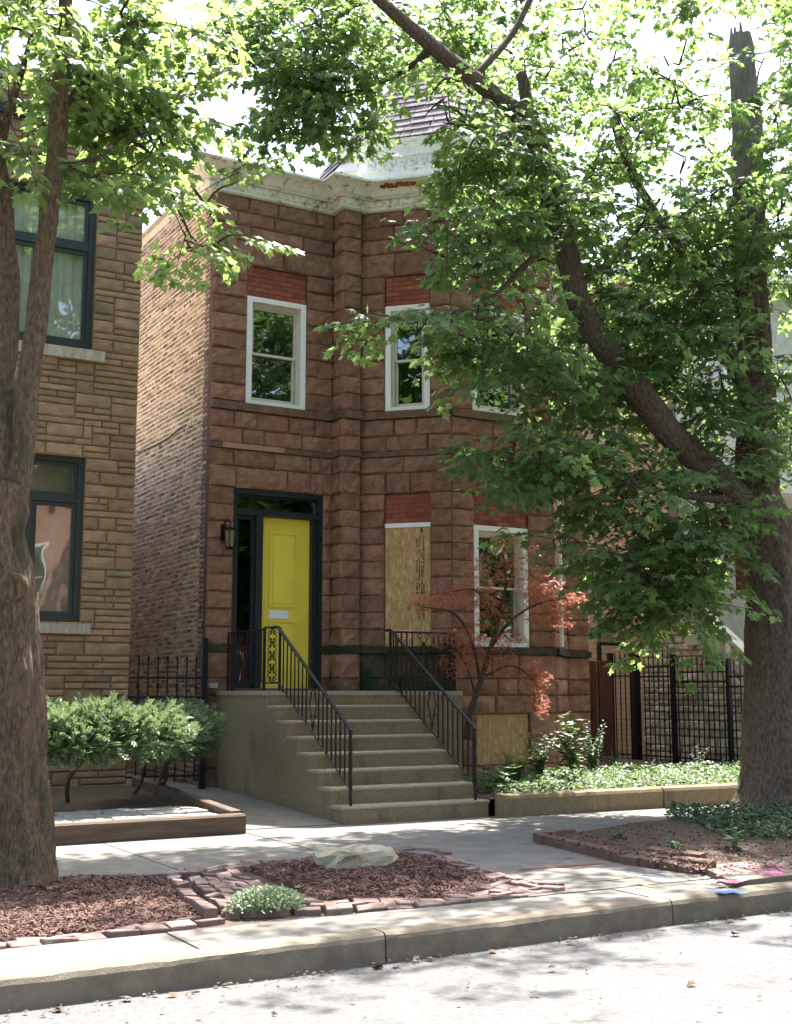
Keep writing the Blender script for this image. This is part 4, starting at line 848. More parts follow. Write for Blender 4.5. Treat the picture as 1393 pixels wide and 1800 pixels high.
def slab_stone(a, b, w, h, m, par, name, z=0.0):
    a, b = Vector(a), Vector(b); d = (b - a); n_ = Vector((-d.y, d.x, 0)).normalized() * w; q = [a, b, b + n_, a + n_]; s = [v + Vector((0, 0, z - .03 - v.z)) for v in q]; t = [v + Vector((0, 0, z + h - v.z + rp.uniform(-.01, .01))) for v in q]; cc = sum(t, Vector()) / 4
    return MB().hexa(s + [v.lerp(cc, .03) for v in t]).build(name, m, par)
slab_stone(onz(1088, 1518), onz(936, 1480), -.13 * 1, .085, mat['edging'], pb, 'edging_stone'); slab_stone(onz(936, 1474), onz(1000, 1466), -.1, .06, mat['edging'], pb, 'edging_stone')
A, B = onz(1090, 1519), onz(1215, 1537); d = (B - A).normalized(); n_ = Vector((-d.y, d.x, 0))
if n_.x < 0: n_ = -n_
for k in range(11):
    r_, i = divmod(k, 4); p = A + d * (.20 * i + .06 * r_ + rp.uniform(-.02, .02)) + n_ * (.09 * r_); a_ = (d + n_ * rp.uniform(-.2, .2)).normalized(); bb = Vector((-a_.y, a_.x, 0)); up = Vector((0, 0, .03 + .035 * r_ + rp.uniform(0, .02)))
    q = [p, p + a_ * .195, p + a_ * .195 + bb * .095, p + bb * .095]; MB().hexa([v + up * .0 + Vector((0, 0, -.02)) for v in q] + [v + up + Vector((0, 0, .02 + (.012 if j in (2, 3) else 0))) for j, v in enumerate(q)]).build('edging_brick', mat['edging'], pb)
ps = thing('painted_slab', 'raised concrete slab by the kerb marked with pink spray paint', 'slab')
q = [onz(1290, 1556, .03), onz(1232, 1527, .03), onz(1470, 1500, .03), onz(1560, 1524, .03)]; q = [Vector((v.x, v.y, 0)) for v in q]; zt = [.055, .05, .05, .055]
MB().hexa([v + Vector((0, 0, -.06)) for v in q] + [v + Vector((0, 0, z)) for v, z in zip(q, zt)]).build('slab', mat['kerb'], ps)
def ribbon(name, px, w, m, par, z, kind_=None, jag=.35):
    P = [Vector(p) for p in catmull([onz(x, y, z) for x, y in px], 7)]; vs = []; fs = []; n = len(P)
    for i, p in enumerate(P):
        d = (P[min(i + 1, n - 1)] - P[max(i - 1, 0)]).normalized(); s = Vector((-d.y, d.x, 0)); ww = w * (.5 + .5 * min(1, min(i, n - 1 - i) / 2)) * (1 + jag * rp.uniform(-1, 1)); vs += [Vector((p.x, p.y, z)) - s * ww, Vector((p.x, p.y, z + .0005)) + s * ww * (1 + jag * rp.uniform(-1, 1))]
    for i in range(n - 1): fs.append((2 * i, 2 * i + 1, 2 * i + 3, 2 * i + 2))
    return obj(name, vs, fs, m, par)
ZP = .0575
for px_, w in (([(1233, 1528), (1243, 1523), (1252, 1522)], .018), ([(1262, 1546), (1275, 1548), (1290, 1551), (1305, 1546), (1314, 1543)], .045), ([(1273, 1520), (1290, 1527), (1306, 1533)], .02), ([(1296, 1519), (1315, 1526), (1330, 1530), (1345, 1534)], .03), ([(1316, 1520), (1335, 1522), (1350, 1524)], .022), ([(1334, 1514), (1350, 1516), (1362, 1524), (1378, 1522)], .026), ([(1338, 1537), (1352, 1532), (1362, 1539), (1372, 1536)], .04), ([(1355, 1527), (1368, 1533), (1376, 1537)], .026), ([(1370, 1526), (1380, 1531), (1392, 1534)], .024), ([(1400, 1520), (1420, 1524)], .02), ([(1260, 1540), (1272, 1536)], .012)):
    ribbon('paint_stroke', px_, w, mat['p_pink'], ps, ZP)
for px_, w in (([(1283, 1519), (1300, 1523)], .016), ([(1276, 1533), (1292, 1537)], .014), ([(1286, 1544), (1302, 1541)], .012)): ribbon('paint_stroke', px_, w, mat['p_white'], ps, ZP + .001)
for lab, m, strokes, z in (('faded red paint streak across the crossing path', 'p_red', [([(912, 1528), (960, 1524), (1010, 1520), (1060, 1516)], .035)], .010), ('faint yellow utility marks on the crossing path', 'p_yel', [([(1030, 1548), (1080, 1545), (1130, 1537)], .012), ([(1120, 1552), (1160, 1562)], .014)], .010),
                           ('blue paint mark by the kerb corner', 'p_blue', [([(1268, 1570), (1285, 1566), (1300, 1568), (1313, 1568)], .045), ([(1236, 1565), (1268, 1566)], .014)], .026), ('thin blue utility line over the crossing path', 'p_blue', [([(1100, 1532), (1150, 1540), (1190, 1543)], .010), ([(995, 1507), (1015, 1508)], .015)], .010)):
    t = thing('paint_mark', lab, 'paint mark')
    for px_, w in strokes: ribbon('stroke', px_, w, mat[m], t, z, jag=.5)
# ------------------------------------------------------------------ leaves
def outline(pts):     # right half outline -> full fan leaf
    full = pts + [(-x, y) for x, y in reversed(pts) if x > 1e-6]; v = [(0, .38, .03)] + [(x, y, -.10 * y * y - .22 * abs(x)) for x, y in full]; n = len(full)
    return np.array(v, float), [(0, i + 1, (i + 1) % n + 1) for i in range(n)]
MAPLE = outline([(0, .0), (.20, -.10), (.40, .06), (.27, .20), (.54, .50), (.27, .50), (.17, .66), (0, 1.0)])
OVAL = outline([(0, 0), (.20, .25), (.22, .55), (.10, .85), (0, 1.0)])
STAR = (np.array([(0, 0, 0), (.10, .5, 0), (0, 1, -.1), (-.10, .5, 0), (.45, .42, -.05), (.75, .62, -.2), (.36, .55, 0), (-.45, .42, -.05), (-.75, .62, -.2), (-.36, .55, 0), (.5, .08, -.05), (.85, .05, -.2), (.4, .2, 0), (-.5, .08, -.05), (-.85, .05, -.2), (-.4, .2, 0)], float), [(0, 1, 2, 3), (0, 4, 5, 6), (0, 9, 8, 7), (0, 10, 11, 12), (0, 15, 14, 13)])
NEEDLE = (np.array([(0, 0, 0), (.5, .45, .0), (0, 1, -.1), (-.5, .45, .0)], float), [(0, 1, 2, 3)])
def frames(D, Nn):
    D = D / np.linalg.norm(D, axis=1, keepdims=True); S = np.cross(D, Nn); S /= np.maximum(1e-6, np.linalg.norm(S, axis=1, keepdims=True)); return S, D, np.cross(S, D)
def leaf_mesh(name, shape, P, D, Nn, size, m, par=None, xs=1.0):
    V, Fc = shape; S, D, U = frames(D, Nn); n = len(P); sz = size[:, None, None]; gg = np.random.default_rng(n); cu = gg.uniform(-.4, 3.2, n)[:, None, None]; xw = gg.uniform(.78, 1.12, n)[:, None, None]; sk_ = gg.normal(size=n)[:, None, None] * .16
    vv = P[:, None, :] + sz * ((V[None, :, 0, None] * xw + V[None, :, 1, None] * sk_ * V[None, :, 1, None]) * xs * S[:, None, :] + V[None, :, 1, None] * D[:, None, :] + V[None, :, 2, None] * cu * U[:, None, :]); vv = vv.reshape(-1, 3)
    k = len(Fc[0]); fa = np.array(Fc, np.int32); idx = (fa[None] + (np.arange(n, dtype=np.int32) * len(V))[:, None, None]).reshape(-1)
    me = bpy.data.meshes.new(name); me.vertices.add(len(vv)); me.vertices.foreach_set('co', vv.astype(np.float32).ravel()); nf = n * len(Fc)
    me.loops.add(nf * k); me.loops.foreach_set('vertex_index', idx); me.polygons.add(nf); me.polygons.foreach_set('loop_start', np.arange(nf, dtype=np.int32) * k); me.polygons.foreach_set('loop_total', np.full(nf, k, np.int32))
    me.materials.append(m); me.update(); me.validate(); return kind(link(bpy.data.objects.new(name, me), par), 'stuff')
def leaf_objects(name, shape, P, D, Nn, size, m, par, xs=1.0):
    V, Fc = shape; me = mesh(name, V * np.array([xs, 1, 1]), Fc, m); S, D, U = frames(D, Nn)
    for i in range(len(P)):
        o = bpy.data.objects.new(name, me); Mx = Matrix(((S[i][0], D[i][0], U[i][0], 0), (S[i][1], D[i][1], U[i][1], 0), (S[i][2], D[i][2], U[i][2], 0), (0, 0, 0, 1))); link(o, par); o.matrix_world = Matrix.Translation(P[i]) @ Mx @ Matrix.Scale(size[i], 4)
GAPS = [(715, 272, 85, 50), (490, 600, 95, 170), (285, 370, 35, 35), (700, 650, 52, 90), (690, 470, 55, 45), (560, 290, 45, 45), (440, 165, 32, 30), (1160, 305, 30, 40), (700, 180, 55, 38), (955, 1050, 45, 90), (1150, 60, 40, 40), (730, 830, 90, 60)]
def gap(p):
    r = Vector(p) - EY; d = r.dot(HD); x = CX + F_PX * r.dot(RT) / d; y = CY - F_PX * r.dot(UP) / d
    return any(((x - a) / b) ** 2 + ((y - c) / e) ** 2 < 1 for a, c, b, e in GAPS)
def grow(tree, limbs, blobs, seed, leafm, ls, seglen=.72, twig=mat['twig'], n_obj=300, rmin=.012, per=1.0):
    """limbs: lists of 3-D points (the skeleton); blobs: (centre, radii vectors, count). Sprays of opposite leaves on twigs that branch off the nearest wood."""
    g = np.random.default_rng(seed); sk = np.array([p for l in limbs for p in l], float); tw = MB(); LP, LD, LN, LS = [], [], [], []
    bases = []
    for c, ax, cnt in blobs:
        for k in range(int(cnt * per + .5)):
            v = g.normal(size=3); v /= np.linalg.norm(v); v *= g.random() ** .4; bases.append(np.array(c) + ax[0] * v[0] + ax[1] * v[1] + ax[2] * v[2])
    bases = np.array(bases); bases = bases[[i for i in range(len(bases)) if not gap(bases[i])]]; rem = list(range(len(bases))); dmin = np.full(len(bases), 1e9); near = np.zeros(len(bases), int)
    for i in range(len(bases)): d = np.linalg.norm(sk - bases[i], axis=1); near[i] = d.argmin(); dmin[i] = d.min()
    sk = list(sk)
    while rem:
        i = min(rem, key=lambda q: dmin[q]); rem.remove(i); b = bases[i]; a = sk[near[i]]; d = dmin[i]
        out = b - a; ln = max(.05, np.linalg.norm(out)); new = []
        if d > .08:
            m1 = a + out * .5 + np.array([0, 0, .10 * d]) + g.normal(size=3) * .06 * d; path = catmull([a, m1, b], 4); r0 = min(.035, rmin + .010 * d); tw.tube(path, list(np.linspace(r0, rmin * .6, len(path))), 4, False); new = path[2:]
        ax = out / ln; ax = ax * .8 + g.normal(size=3) * .45; ax[2] = ax[2] * .35 - .10; ax /= np.linalg.norm(ax); L_ = seglen * g.uniform(.7, 1.25); up = np.array([0, 0, 1.0]) + g.normal(size=3) * .28
        if gap(b + ax * L_ * .75): continue
        def shoot(p0, ax_, L2, nodes, r, sub):
            sd = np.cross(ax_, up); sd /= np.linalg.norm(sd); pts = [p0 + ax_ * L2 * t + np.array([0, 0, -.16 * L2 * t * t]) for t in np.linspace(0, 1, 5)]; tw.tube(pts, list(np.linspace(r, r * .35, 5)), 3, False)
            for k in range(nodes):
                t = (k + 1) / nodes; p = p0 + ax_ * L2 * t + np.array([0, 0, -.16 * L2 * t * t])
                for s in (-1, 1):
                    if g.random() < .10: continue
                    dd = sd * s * g.uniform(.55, 1.0) + ax_ * g.uniform(.25, .8) + g.normal(size=3) * .22; pe = p + dd * g.uniform(.04, .10); dd = dd + np.array([0, 0, -g.uniform(.1, .7)]); LP.append(pe); LD.append(dd); LN.append(up + g.normal(size=3) * .33); LS.append(ls * g.uniform(.5, 1.18))
                if sub and k in (1, 3):
                    for s in (-1, 1): shoot(p, (ax_ * .6 + sd * s * .75 + g.normal(size=3) * .12) / 1.0, L2 * .42, 2, r * .6, False)
            LP.append(p0 + ax_ * L2 + np.array([0, 0, -.16 * L2])); LD.append(ax_ + np.array([0, 0, -.5])); LN.append(up + g.normal(size=3) * .3); LS.append(ls * g.uniform(.8, 1.2))
        shoot(b, ax, L_, 5, rmin * .55, True); new = new + [b, b + ax * L_ * .4]
        if rem:
            ri = np.array(rem); nn = np.array(new); dd = np.linalg.norm(bases[ri][:, None, :] - nn[None], axis=2); w = dd.argmin(1); dv = dd.min(1); upd = dv < dmin[ri] * .92; near[ri[upd]] = len(sk) + w[upd]; dmin[ri[upd]] = dv[upd]
        sk += new
    kind(tw.build('twigs', twig, tree), 'stuff'); LP, LD, LN, LS = map(np.array, (LP, LD, LN, LS))
    if n_obj:
        rel = LP - np.array(EY); dep = rel @ np.array(HD); px = CX + F_PX * (rel @ np.array(RT)) / dep; py = CY - F_PX * (rel @ np.array(UP)) / dep; S, D_, U = frames(LD, LN)
        vis = (px > 5) & (px < 1388) & (py > 5) & (py < 1795); app = np.where(vis, LS / dep * np.abs(np.einsum('ij,ij->i', U, rel / np.linalg.norm(rel, axis=1, keepdims=True))), -1); o = np.argsort(-app); a, b = o[:n_obj], o[n_obj:]
        leaf_objects('leaf', MAPLE, LP[a], LD[a], LN[a], LS[a], leafm, tree); LP, LD, LN, LS = LP[b], LD[b], LN[b], LS[b]
    leaf_mesh('crown', MAPLE, LP, LD, LN, LS, leafm, tree); print(tree.name, len(LP), 'leaves')
def pxlimb(L, kk=7):
    pts = []; rad = []
    for x, y, Y, r in L: p = ony(x, y, Y); pts.append(p); rad.append(r * (p - EY).dot(HD) / F_PX)
    P = catmull(pts, kk); R_ = [v[0] for v in catmull([(r, 0, 0) for r in rad], kk)]
    P = [p + np.array([nz(p[2], i * .0, 1.7, L[0][0]), nz(p[2], 1.0, 1.7, L[0][1]), 0]) * min(.02, R_[i] * .2) for i, p in enumerate(P)]; return P, R_
def limb(name, L, m, par, n=14, jit=.16, seed=0.0, cap=True):
    L = [(x, y, Y, r * (.84 if name == 'limb' and L[0][3] > 14 else 1)) for x, y, Y, r in L]; big = L[0][3] > 12; P, R_ = pxlimb(L, 22 if big else 7); MB().tube(P, R_, (96 if L[0][3] > 60 else 48) if big else n, cap, jit, seed, (.022 if L[0][3] > 60 else .010) if big else 0).build(name, m, par, True); return P[::3] if big else P
def pblob(x, y, rx, ry, cnt, Y, dY):
    c = ony(x, y, Y); s = (c - EY).dot(HD) / F_PX; return (np.array(c), [np.array(RT) * rx * s, np.array([0, 0, 1.0]) * ry * s, np.array([HD.x, HD.y, 0]) * dY], cnt)
# ------------------------------------------------------------------ left maple
tl = thing('maple_tree', 'forked maple with smooth brown trunk at the left edge of the parkway', 'tree', 'parkway maples')
tr = []
tr.append(limb('trunk', [(19, 1572, 9.72, 104), (21, 1550, 9.72, 77), (23, 1500, 9.72, 66), (22, 1400, 9.72, 61), (17, 1250, 9.72, 58), (12, 1120, 9.72, 56), (5, 1030, 9.72, 52), (-6, 950, 9.72, 46), (0, 890, 9.72, 46), (8, 850, 9.72, 38)], mat['bark_l'], tl, 20, .10, 1.0))
tr.append(limb('limb', [(6, 960, 9.72, 34), (24, 880, 9.70, 29), (38, 800, 9.68, 22), (50, 690, 9.66, 21), (57, 620, 9.65, 21), (78, 440, 9.62, 18), (92, 330, 9.6, 18), (101, 250, 9.6, 18), (108, 130, 9.6, 16), (114, 40, 9.6, 14), (120, -60, 9.6, 12), (135, -200, 9.6, 9)], mat['bark_l'], tl, 14, .10, 5.0))
tr.append(limb('limb', [(0, 930, 9.74, 40), (0, 830, 9.8, 31), (6, 700, 9.85, 25), (10, 600, 9.9, 24), (14, 500, 9.9, 24), (8, 420, 9.9, 19), (6, 345, 9.9, 18), (-3, 280, 9.9, 14), (-12, 180, 9.9, 11), (-30, 20, 9.9, 8)], mat['bark_l'], tl, 14, .12, 9.0))
tr.append(limb('limb', [(-4, 300, 9.9, 9), (12, 210, 9.9, 8), (30, 150, 9.9, 7), (46, 100, 9.85, 5), (60, 40, 9.8, 4)], mat['bark_l'], tl, 8, .1, 3.0))
tr.append(limb('limb', [(112, 70, 9.6, 8), (160, 80, 9.8, 5), (195, 115, 10.0, 4.5), (225, 160, 10.2, 4), (270, 250, 10.4, 3), (340, 330, 10.6, 2.6), (385, 400, 10.7, 2)], mat['twig'], tl, 6, .1, 3.0))
tr.append(limb('limb', [(105, 200, 9.6, 7), (165, 130, 9.7, 5), (150, 200, 9.8, 4), (265, 270, 10.2, 3), (310, 360, 10.4, 2.5), (335, 415, 10.5, 2)], mat['twig'], tl, 6, .1, 4.0))
tr.append(limb('limb', [(98, 290, 9.6, 6), (150, 285, 9.5, 4), (190, 265, 9.6, 3), (215, 240, 9.8, 2.5)], mat['twig'], tl, 6, .1, 6.0))
def knot(par, px, py, Y, r, off):
    c = ony(px, py, Y); d = (EY - c); d.z = 0; d.normalize(); c = c + d * off; s = Vector((-d.y, d.x, 0)); mb = MB()
    for k, (rr_, o_) in enumerate(((1.25, -.05), (1.15, .01), (.95, .028), (.78, .012), (.5, -.012), (.1, -.022))):
        for j in range(14): a = 2 * math.pi * j / 14; w = 1 + .08 * math.sin(3 * a + k); mb.v.append(c + (s * math.cos(a) * .85 + Vector((0, 0, math.sin(a)))) * (r * rr_ * w) + d * o_)
    for k in range(5):
        for j in range(14): mb.f.append((k * 14 + j, k * 14 + (j + 1) % 14, (k + 1) * 14 + (j + 1) % 14, (k + 1) * 14 + j))
    o = mb.build('branch_scar', [mat['bark_l'], mat['scar']], par, True); o.data.polygons.foreach_set('material_index', [0] * 28 + [1] * 42)
knot(tl, 20, 1038, 9.72, .115, .238)
bu = ony(47, 1046, 9.74); MB().lathe([(.01, -.20), (.05, -.15), (.075, -.06), (.08, .0), (.06, .07), (.03, .14), (.005, .22)], bu, 10).build('burl', mat['bark_l'], tl, True)
bl = [pblob(*b) for b in ((50, 40, 110, 60, 20, 9.3, .9), (220, 35, 140, 50, 20, 9.9, .9), (205, 190, 85, 75, 30, 10.1, .9), (290, 130, 80, 80, 8, 10.3, .8), (60, 220, 60, 90, 8, 9.8, .7), (335, 200, 50, 60, 4, 10.5, .5), (130, 310, 80, 24, 9, 9.6, .4), (240, 280, 60, 50, 11, 10.2, .6), (335, 415, 75, 45, 9, 10.6, .4), (305, 340, 40, 35, 3, 10.5, .3), (410, 465, 30, 12, 2, 10.7, .2), (400, 300, 30, 30, 2, 10.6, .3), (-160, 100, 120, 180, 12, 9.7, 1.0), (120, -100, 200, 40, 10, 10.0, 1.0))]
grow(tl, tr, bl, 3, mat['leaf'], .116, .50, per=1.0)
# ------------------------------------------------------------------ right maple
t2 = thing('maple_tree', 'big old maple with broken top and long limb reaching over the stoop', 'tree', 'parkway maples')
tr = []
tr.append(limb('trunk', [(1374, 1440, 11.4, 112), (1373, 1415, 11.4, 80), (1373, 1350, 11.4, 64), (1375, 1200, 11.4, 61), (1375, 1080, 11.4, 63), (1369, 1000, 11.4, 54), (1355, 940, 11.4, 50), (1336, 885, 11.4, 41), (1331, 800, 11.4, 33), (1330, 700, 11.4, 30), (1321, 500, 11.4, 26), (1317, 330, 11.4, 26)], mat['bark_r'], t2, 22, .12, 2.0))
tr.append(limb('broken_top', [(1317, 335, 11.4, 25.5), (1314, 230, 11.4, 24), (1308, 150, 11.4, 22), (1302, 90, 11.4, 20), (1298, 62, 11.4, 17)], mat['deadwood'], t2, 12, .25, 4.0))
top = MB(); bt = ony(1298, 66, 11.4)
for k in range(7):
    a = k * .9; o = Vector((.085 * math.cos(a), .085 * math.sin(a), 0)); top.tube([bt + o * 1.1 + Vector((0, 0, -.15)), bt + o + Vector((-.02, 0, .05 + .06 * (k % 3)))], [.045, .014], 4)
top.build('splinters', mat['deadwood'], t2)
tr.append(limb('limb', [(1340, 930, 11.4, 36), (1290, 868, 11.38, 30), (1240, 820, 11.35, 28), (1180, 765, 11.3, 27), (1120, 685, 11.3, 28), (1052, 592, 11.25, 26), (1012, 510, 11.2, 24), (988, 400, 11.2, 22), (962, 300, 11.15, 21), (932, 222, 11.1, 22), (885, 180, 11.1, 19), (830, 138, 11.1, 17), (760, 82, 11.1, 15), (690, 20, 11.1, 12), (610, -50, 11.1, 9), (540, -110, 11.2, 6)], mat['bark_r'], t2, 16, .13, 7.0))
tr.append(limb('limb', [(936, 240, 11.1, 16), (928, 190, 11.1, 13), (922, 150, 11.1, 11), (917, 128, 11.1, 10)], mat['bark_r'], t2, 10, .2, 8.0))
tr.append(limb('limb', [(1330, 740, 11.4, 20), (1295, 655, 11.35, 16), (1265, 585, 11.3, 14), (1244, 525, 11.3, 12), (1222, 480, 11.3, 9), (1170, 400, 11.3, 8), (1115, 310, 11.4, 9), (1078, 205, 11.4, 8)], mat['bark_r'], t2, 10, .15, 3.0))
tr.append(limb('limb', [(1385, 1000, 11.4, 44), (1420, 900, 11.3, 32), (1470, 780, 11.2, 26), (1520, 600, 11.1, 20), (1540, 400, 11.0, 12)], mat['bark_r'], t2, 12, .15, 11.0))
tr.append(limb('limb', [(1012, 505, 11.2, 8), (1060, 470, 11.2, 6), (1110, 420, 11.3, 4), (1160, 350, 11.4, 3)], mat['bark_r'], t2, 8, .1, 12.0))
tr.append(limb('limb', [(1290, 880, 11.35, 10), (1200, 870, 11.1, 7), (1100, 850, 11.0, 6), (980, 820, 10.95, 4), (880, 800, 10.95, 3)], mat['bark_r'], t2, 8, .1, 13.0))
tr.append(limb('limb', [(985, 400, 11.2, 7), (920, 470, 11.1, 5.5), (850, 530, 11.0, 4), (740, 560, 10.9, 3), (650, 550, 10.9, 2)], mat['bark_r'], t2, 8, .1, 14.0))
tr.append(limb('limb', [(1325, 960, 11.4, 9), (1230, 960, 11.2, 6), (1130, 990, 11.1, 4.5), (1060, 1020, 11.1, 3)], mat['bark_r'], t2, 8, .1, 15.0))
tr.append(limb('limb', [(760, 85, 11.1, 8), (700, 130, 12.2, 5), (600, 170, 13.0, 4), (520, 180, 13.3, 3)], mat['bark_r'], t2, 8, .1, 16.0))
tr.append(limb('limb', [(830, 140, 11.1, 7), (900, 60, 11.1, 6), (950, -40, 11.1, 5), (1000, -150, 11.1, 4)], mat['bark_r'], t2, 8, .1, 17.0))
knot(t2, 1326, 893, 11.4, .10, .31)
bl = [pblob(*b[:6], b[6] * (.9 if b[0] < 700 else 1.7 if b[1] < 620 else 1.25)) for b in ((1150, 420, 150, 80, 22, 11.4, 1.0), (1270, 420, 90, 110, 15, 11.3, .9), (1090, 560, 130, 80, 16, 11.6, .9), (1210, 640, 110, 100, 17, 11.4, .9), (1060, 690, 90, 60, 11, 11.7, .7), (720, 560, 100, 16, 6, 10.9, .3), (860, 590, 80, 40, 11, 11.0, .6), (930, 640, 80, 50, 9, 11.2, .6), (840, 425, 120, 24, 9, 11.1, .4), (960, 400, 80, 60, 9, 11.3, .6),
    (940, 800, 100, 38, 12, 11.0, .5), (1080, 840, 110, 60, 15, 11.1, .7), (1130, 985, 85, 60, 24, 11.2, .7), (1170, 1070, 75, 28, 9, 11.2, .5), (1250, 930, 60, 80, 13, 11.2, .6), (1250, 780, 80, 80, 12, 11.3, .7), (990, 955, 22, 30, 3, 11.1, .2), (880, 70, 120, 70, 14, 12.8, .9), (1050, 100, 110, 90, 11, 12.8, .9), (1180, 190, 90, 110, 12, 11.4, .9), (1355, 120, 45, 140, 9, 11.3, .7), (1375, 420, 35, 200, 13, 11.2, .8), (1380, 720, 30, 120, 6, 11.0, .6),
    (840, 265, 50, 60, 12, 11.4, .6), (770, 190, 50, 30, 6, 11.5, .5), (740, 60, 80, 60, 11, 13.0, .8), (890, 270, 80, 60, 9, 11.3, .6), (1040, 260, 80, 60, 8, 11.5, .7), (560, 60, 115, 65, 20, 12.3, .9), (530, 160, 95, 45, 13, 12.3, .8), (620, 160, 55, 40, 9, 12.3, .7), (430, 60, 40, 50, 8, 12.4, .6), (478, 225, 20, 20, 3, 12.4, .3), (1240, 520, 70, 90, 12, 11.4, .8), (1160, 300, 80, 40, 6, 12.5, .7), (960, 330, 70, 50, 6, 12.8, .6), (1480, 350, 90, 300, 20, 11.2, 1.2), (900, -90, 250, 50, 14, 11.4, 1.0), (540, -80, 180, 40, 12, 13.4, .9), (1250, -90, 180, 50, 8, 11.6, .8), (1000, -170, 160, 60, 8, 9.8, .7), (1150, 420, 120, 70, 9, 13.0, .7), (1090, 570, 110, 60, 9, 13.0, .7), (1070, 690, 80, 50, 6, 13.0, .6), (900, 400, 60, 40, 4, 12.6, .5), (1440, 200, 40, 120, 8, 10.0, .5), (1450, 60, 40, 100, 8, 9.5, .5), (1250, -60, 120, 60, 5, 9.4, .5))]  # last clusters are added to shade pavement and kerb
grow(t2, tr, bl, 5, mat['leafd'], .118, .56, per=2.75)
# ------------------------------------------------------------------ red Japanese maple in front of the bay
jm = thing('japanese_maple', 'small Japanese maple with fine red leaves in front of the bay window', 'tree')
br = [limb('trunk', [(822, 1300, 14.3, 7), (826, 1255, 14.3, 6), (845, 1200, 14.3, 5), (862, 1140, 14.3, 4.2), (880, 1080, 14.25, 3.2), (890, 1020, 14.2, 2.4), (884, 970, 14.2, 1.6)], mat['twig'], jm, 8, .1, 1.0)]
for L in ([(845, 1200, 14.3, 3.5), (830, 1130, 14.2, 2.5), (800, 1080, 14.1, 2), (740, 1066, 14.0, 1.2)], [(862, 1140, 14.3, 3), (900, 1090, 14.2, 2.2), (950, 1060, 14.1, 1.6), (1010, 1050, 14.0, 1)], [(850, 1190, 14.3, 2.6), (900, 1170, 14.2, 2), (940, 1200, 14.1, 1.2), (950, 1240, 14.1, .8)], [(875, 1100, 14.2, 2.4), (840, 1040, 14.1, 1.8), (790, 1040, 14.1, 1)], [(836, 1220, 14.3, 2.2), (820, 1170, 14.2, 1.6), (800, 1140, 14.1, 1)]): br.append(limb('branch', L, mat['twig'], jm, 6, .1, 2.0))
g = np.random.default_rng(8); LP, LD, LN, LS = [], [], [], []; tw = MB()
for x, y, rx, ry, n, Y in ((770, 1055, 45, 10, 170, 14.05), (835, 1040, 50, 16, 220, 14.1), (735, 1064, 22, 5, 40, 14.0), (880, 1000, 45, 22, 170, 14.2), (885, 955, 28, 8, 70, 14.2), (930, 985, 22, 20, 80, 14.15), (950, 1035, 45, 15, 230, 14.1), (1000, 1052, 32, 8, 110, 14.0), (955, 1075, 45, 13, 190, 14.1), (985, 1090, 26, 7, 60, 14.05), (860, 1080, 45, 16, 160, 14.2), (810, 1120, 50, 16, 200, 14.1), (860, 1155, 60, 20, 230, 14.2), (895, 1120, 35, 8, 70, 14.1), (935, 1180, 24, 14, 90, 14.1), (955, 1195, 18, 8, 50, 14.05), (948, 1232, 17, 18, 110, 14.1), (800, 1165, 30, 14, 80, 14.15), (830, 1000, 20, 10, 40, 14.1)):
    c = np.array(ony(x, y, Y)); s = (Vector(c) - EY).dot(HD) / F_PX; dirs = g.normal(size=(5, 3)) * np.array([1, 1, .15])
    for d_ in dirs: d_ = d_ / np.linalg.norm(d_); tw.tube([c, c + d_ * rx * s * .8], [.003, .001], 3, False)
    for k in range(int(n * 1.2)):
        v = g.normal(size=3); v /= np.linalg.norm(v); v *= g.random() ** .45; p = c + np.array(RT) * rx * s * v[0] + np.array([0, 0, 1.0]) * (ry * 1.5 + 6) * s * v[1] + np.array([HD.x, HD.y, 0]) * max(.16, rx * s * .6) * v[2]; h = p - c
        LP.append(p); LD.append(h * np.array([1, 1, .2]) / max(.01, np.linalg.norm(h)) + g.normal(size=3) * .6 + np.array([0, 0, -.45])); LN.append(np.array([0, 0, 1.0]) + g.normal(size=3) * .35); LS.append(g.uniform(.040, .072))
kind(tw.build('twigs', mat['twig'], jm), 'stuff'); leaf_mesh('crown', STAR, np.array(LP), np.array(LD), np.array(LN), np.array(LS), mat['redleaf'], jm)
# ------------------------------------------------------------------ yew shrubs
def yew(label, blobs, stems, seed, n):
    t = thing('yew_shrub', label, 'shrub', 'yew shrubs in the timber bed'); g = np.random.default_rng(seed); LP, LD, LN, LS = [], [], [], []; tw = MB()
    for s_ in stems: MB().tube(catmull(s_, 5), list(np.linspace(.028, .012, 5 * (len(s_) - 1) + 1)), 7, True, .15).build('stem', mat['twig'], t, True)
    tot = sum(b[1][0] * b[1][1] + b[1][0] * b[1][2] for b in blobs)
    for c, r in blobs:
        k_ = int(n * (r[0] * r[1] + r[0] * r[2]) / tot)
        for k in range(k_):
            v = g.normal(size=3); v /= np.linalg.norm(v); q = g.uniform(.55, 1.05); w = 1 + .38 * noise.noise(Vector(v * 2.6 + seed + c[0])) + .15 * noise.noise(Vector(v * 6 + seed)); p = np.array(c) + v * np.array(r) * q * w; ax = v * .9 + np.array([0, 0, .35]) + g.normal(size=3) * .45; ax /= np.linalg.norm(ax); L_ = g.uniform(.06, .12); sd = np.cross(ax, [0, 0, 1.0]) + g.normal(size=3) * .3; sd /= np.linalg.norm(sd); nn = np.cross(sd, ax)
            for j in range(9):
                tt = j / 8; pp = p + ax * L_ * tt
                for s in (-1, 1): LP.append(pp); LD.append(sd * s + ax * .7 + nn * .15); LN.append(nn + g.normal(size=3) * .2); LS.append(g.uniform(.026, .042))
    leaf_mesh('foliage', NEEDLE, np.array(LP), np.array(LD), np.array(LN), np.array(LS), mat['yew'], t, .42); return t
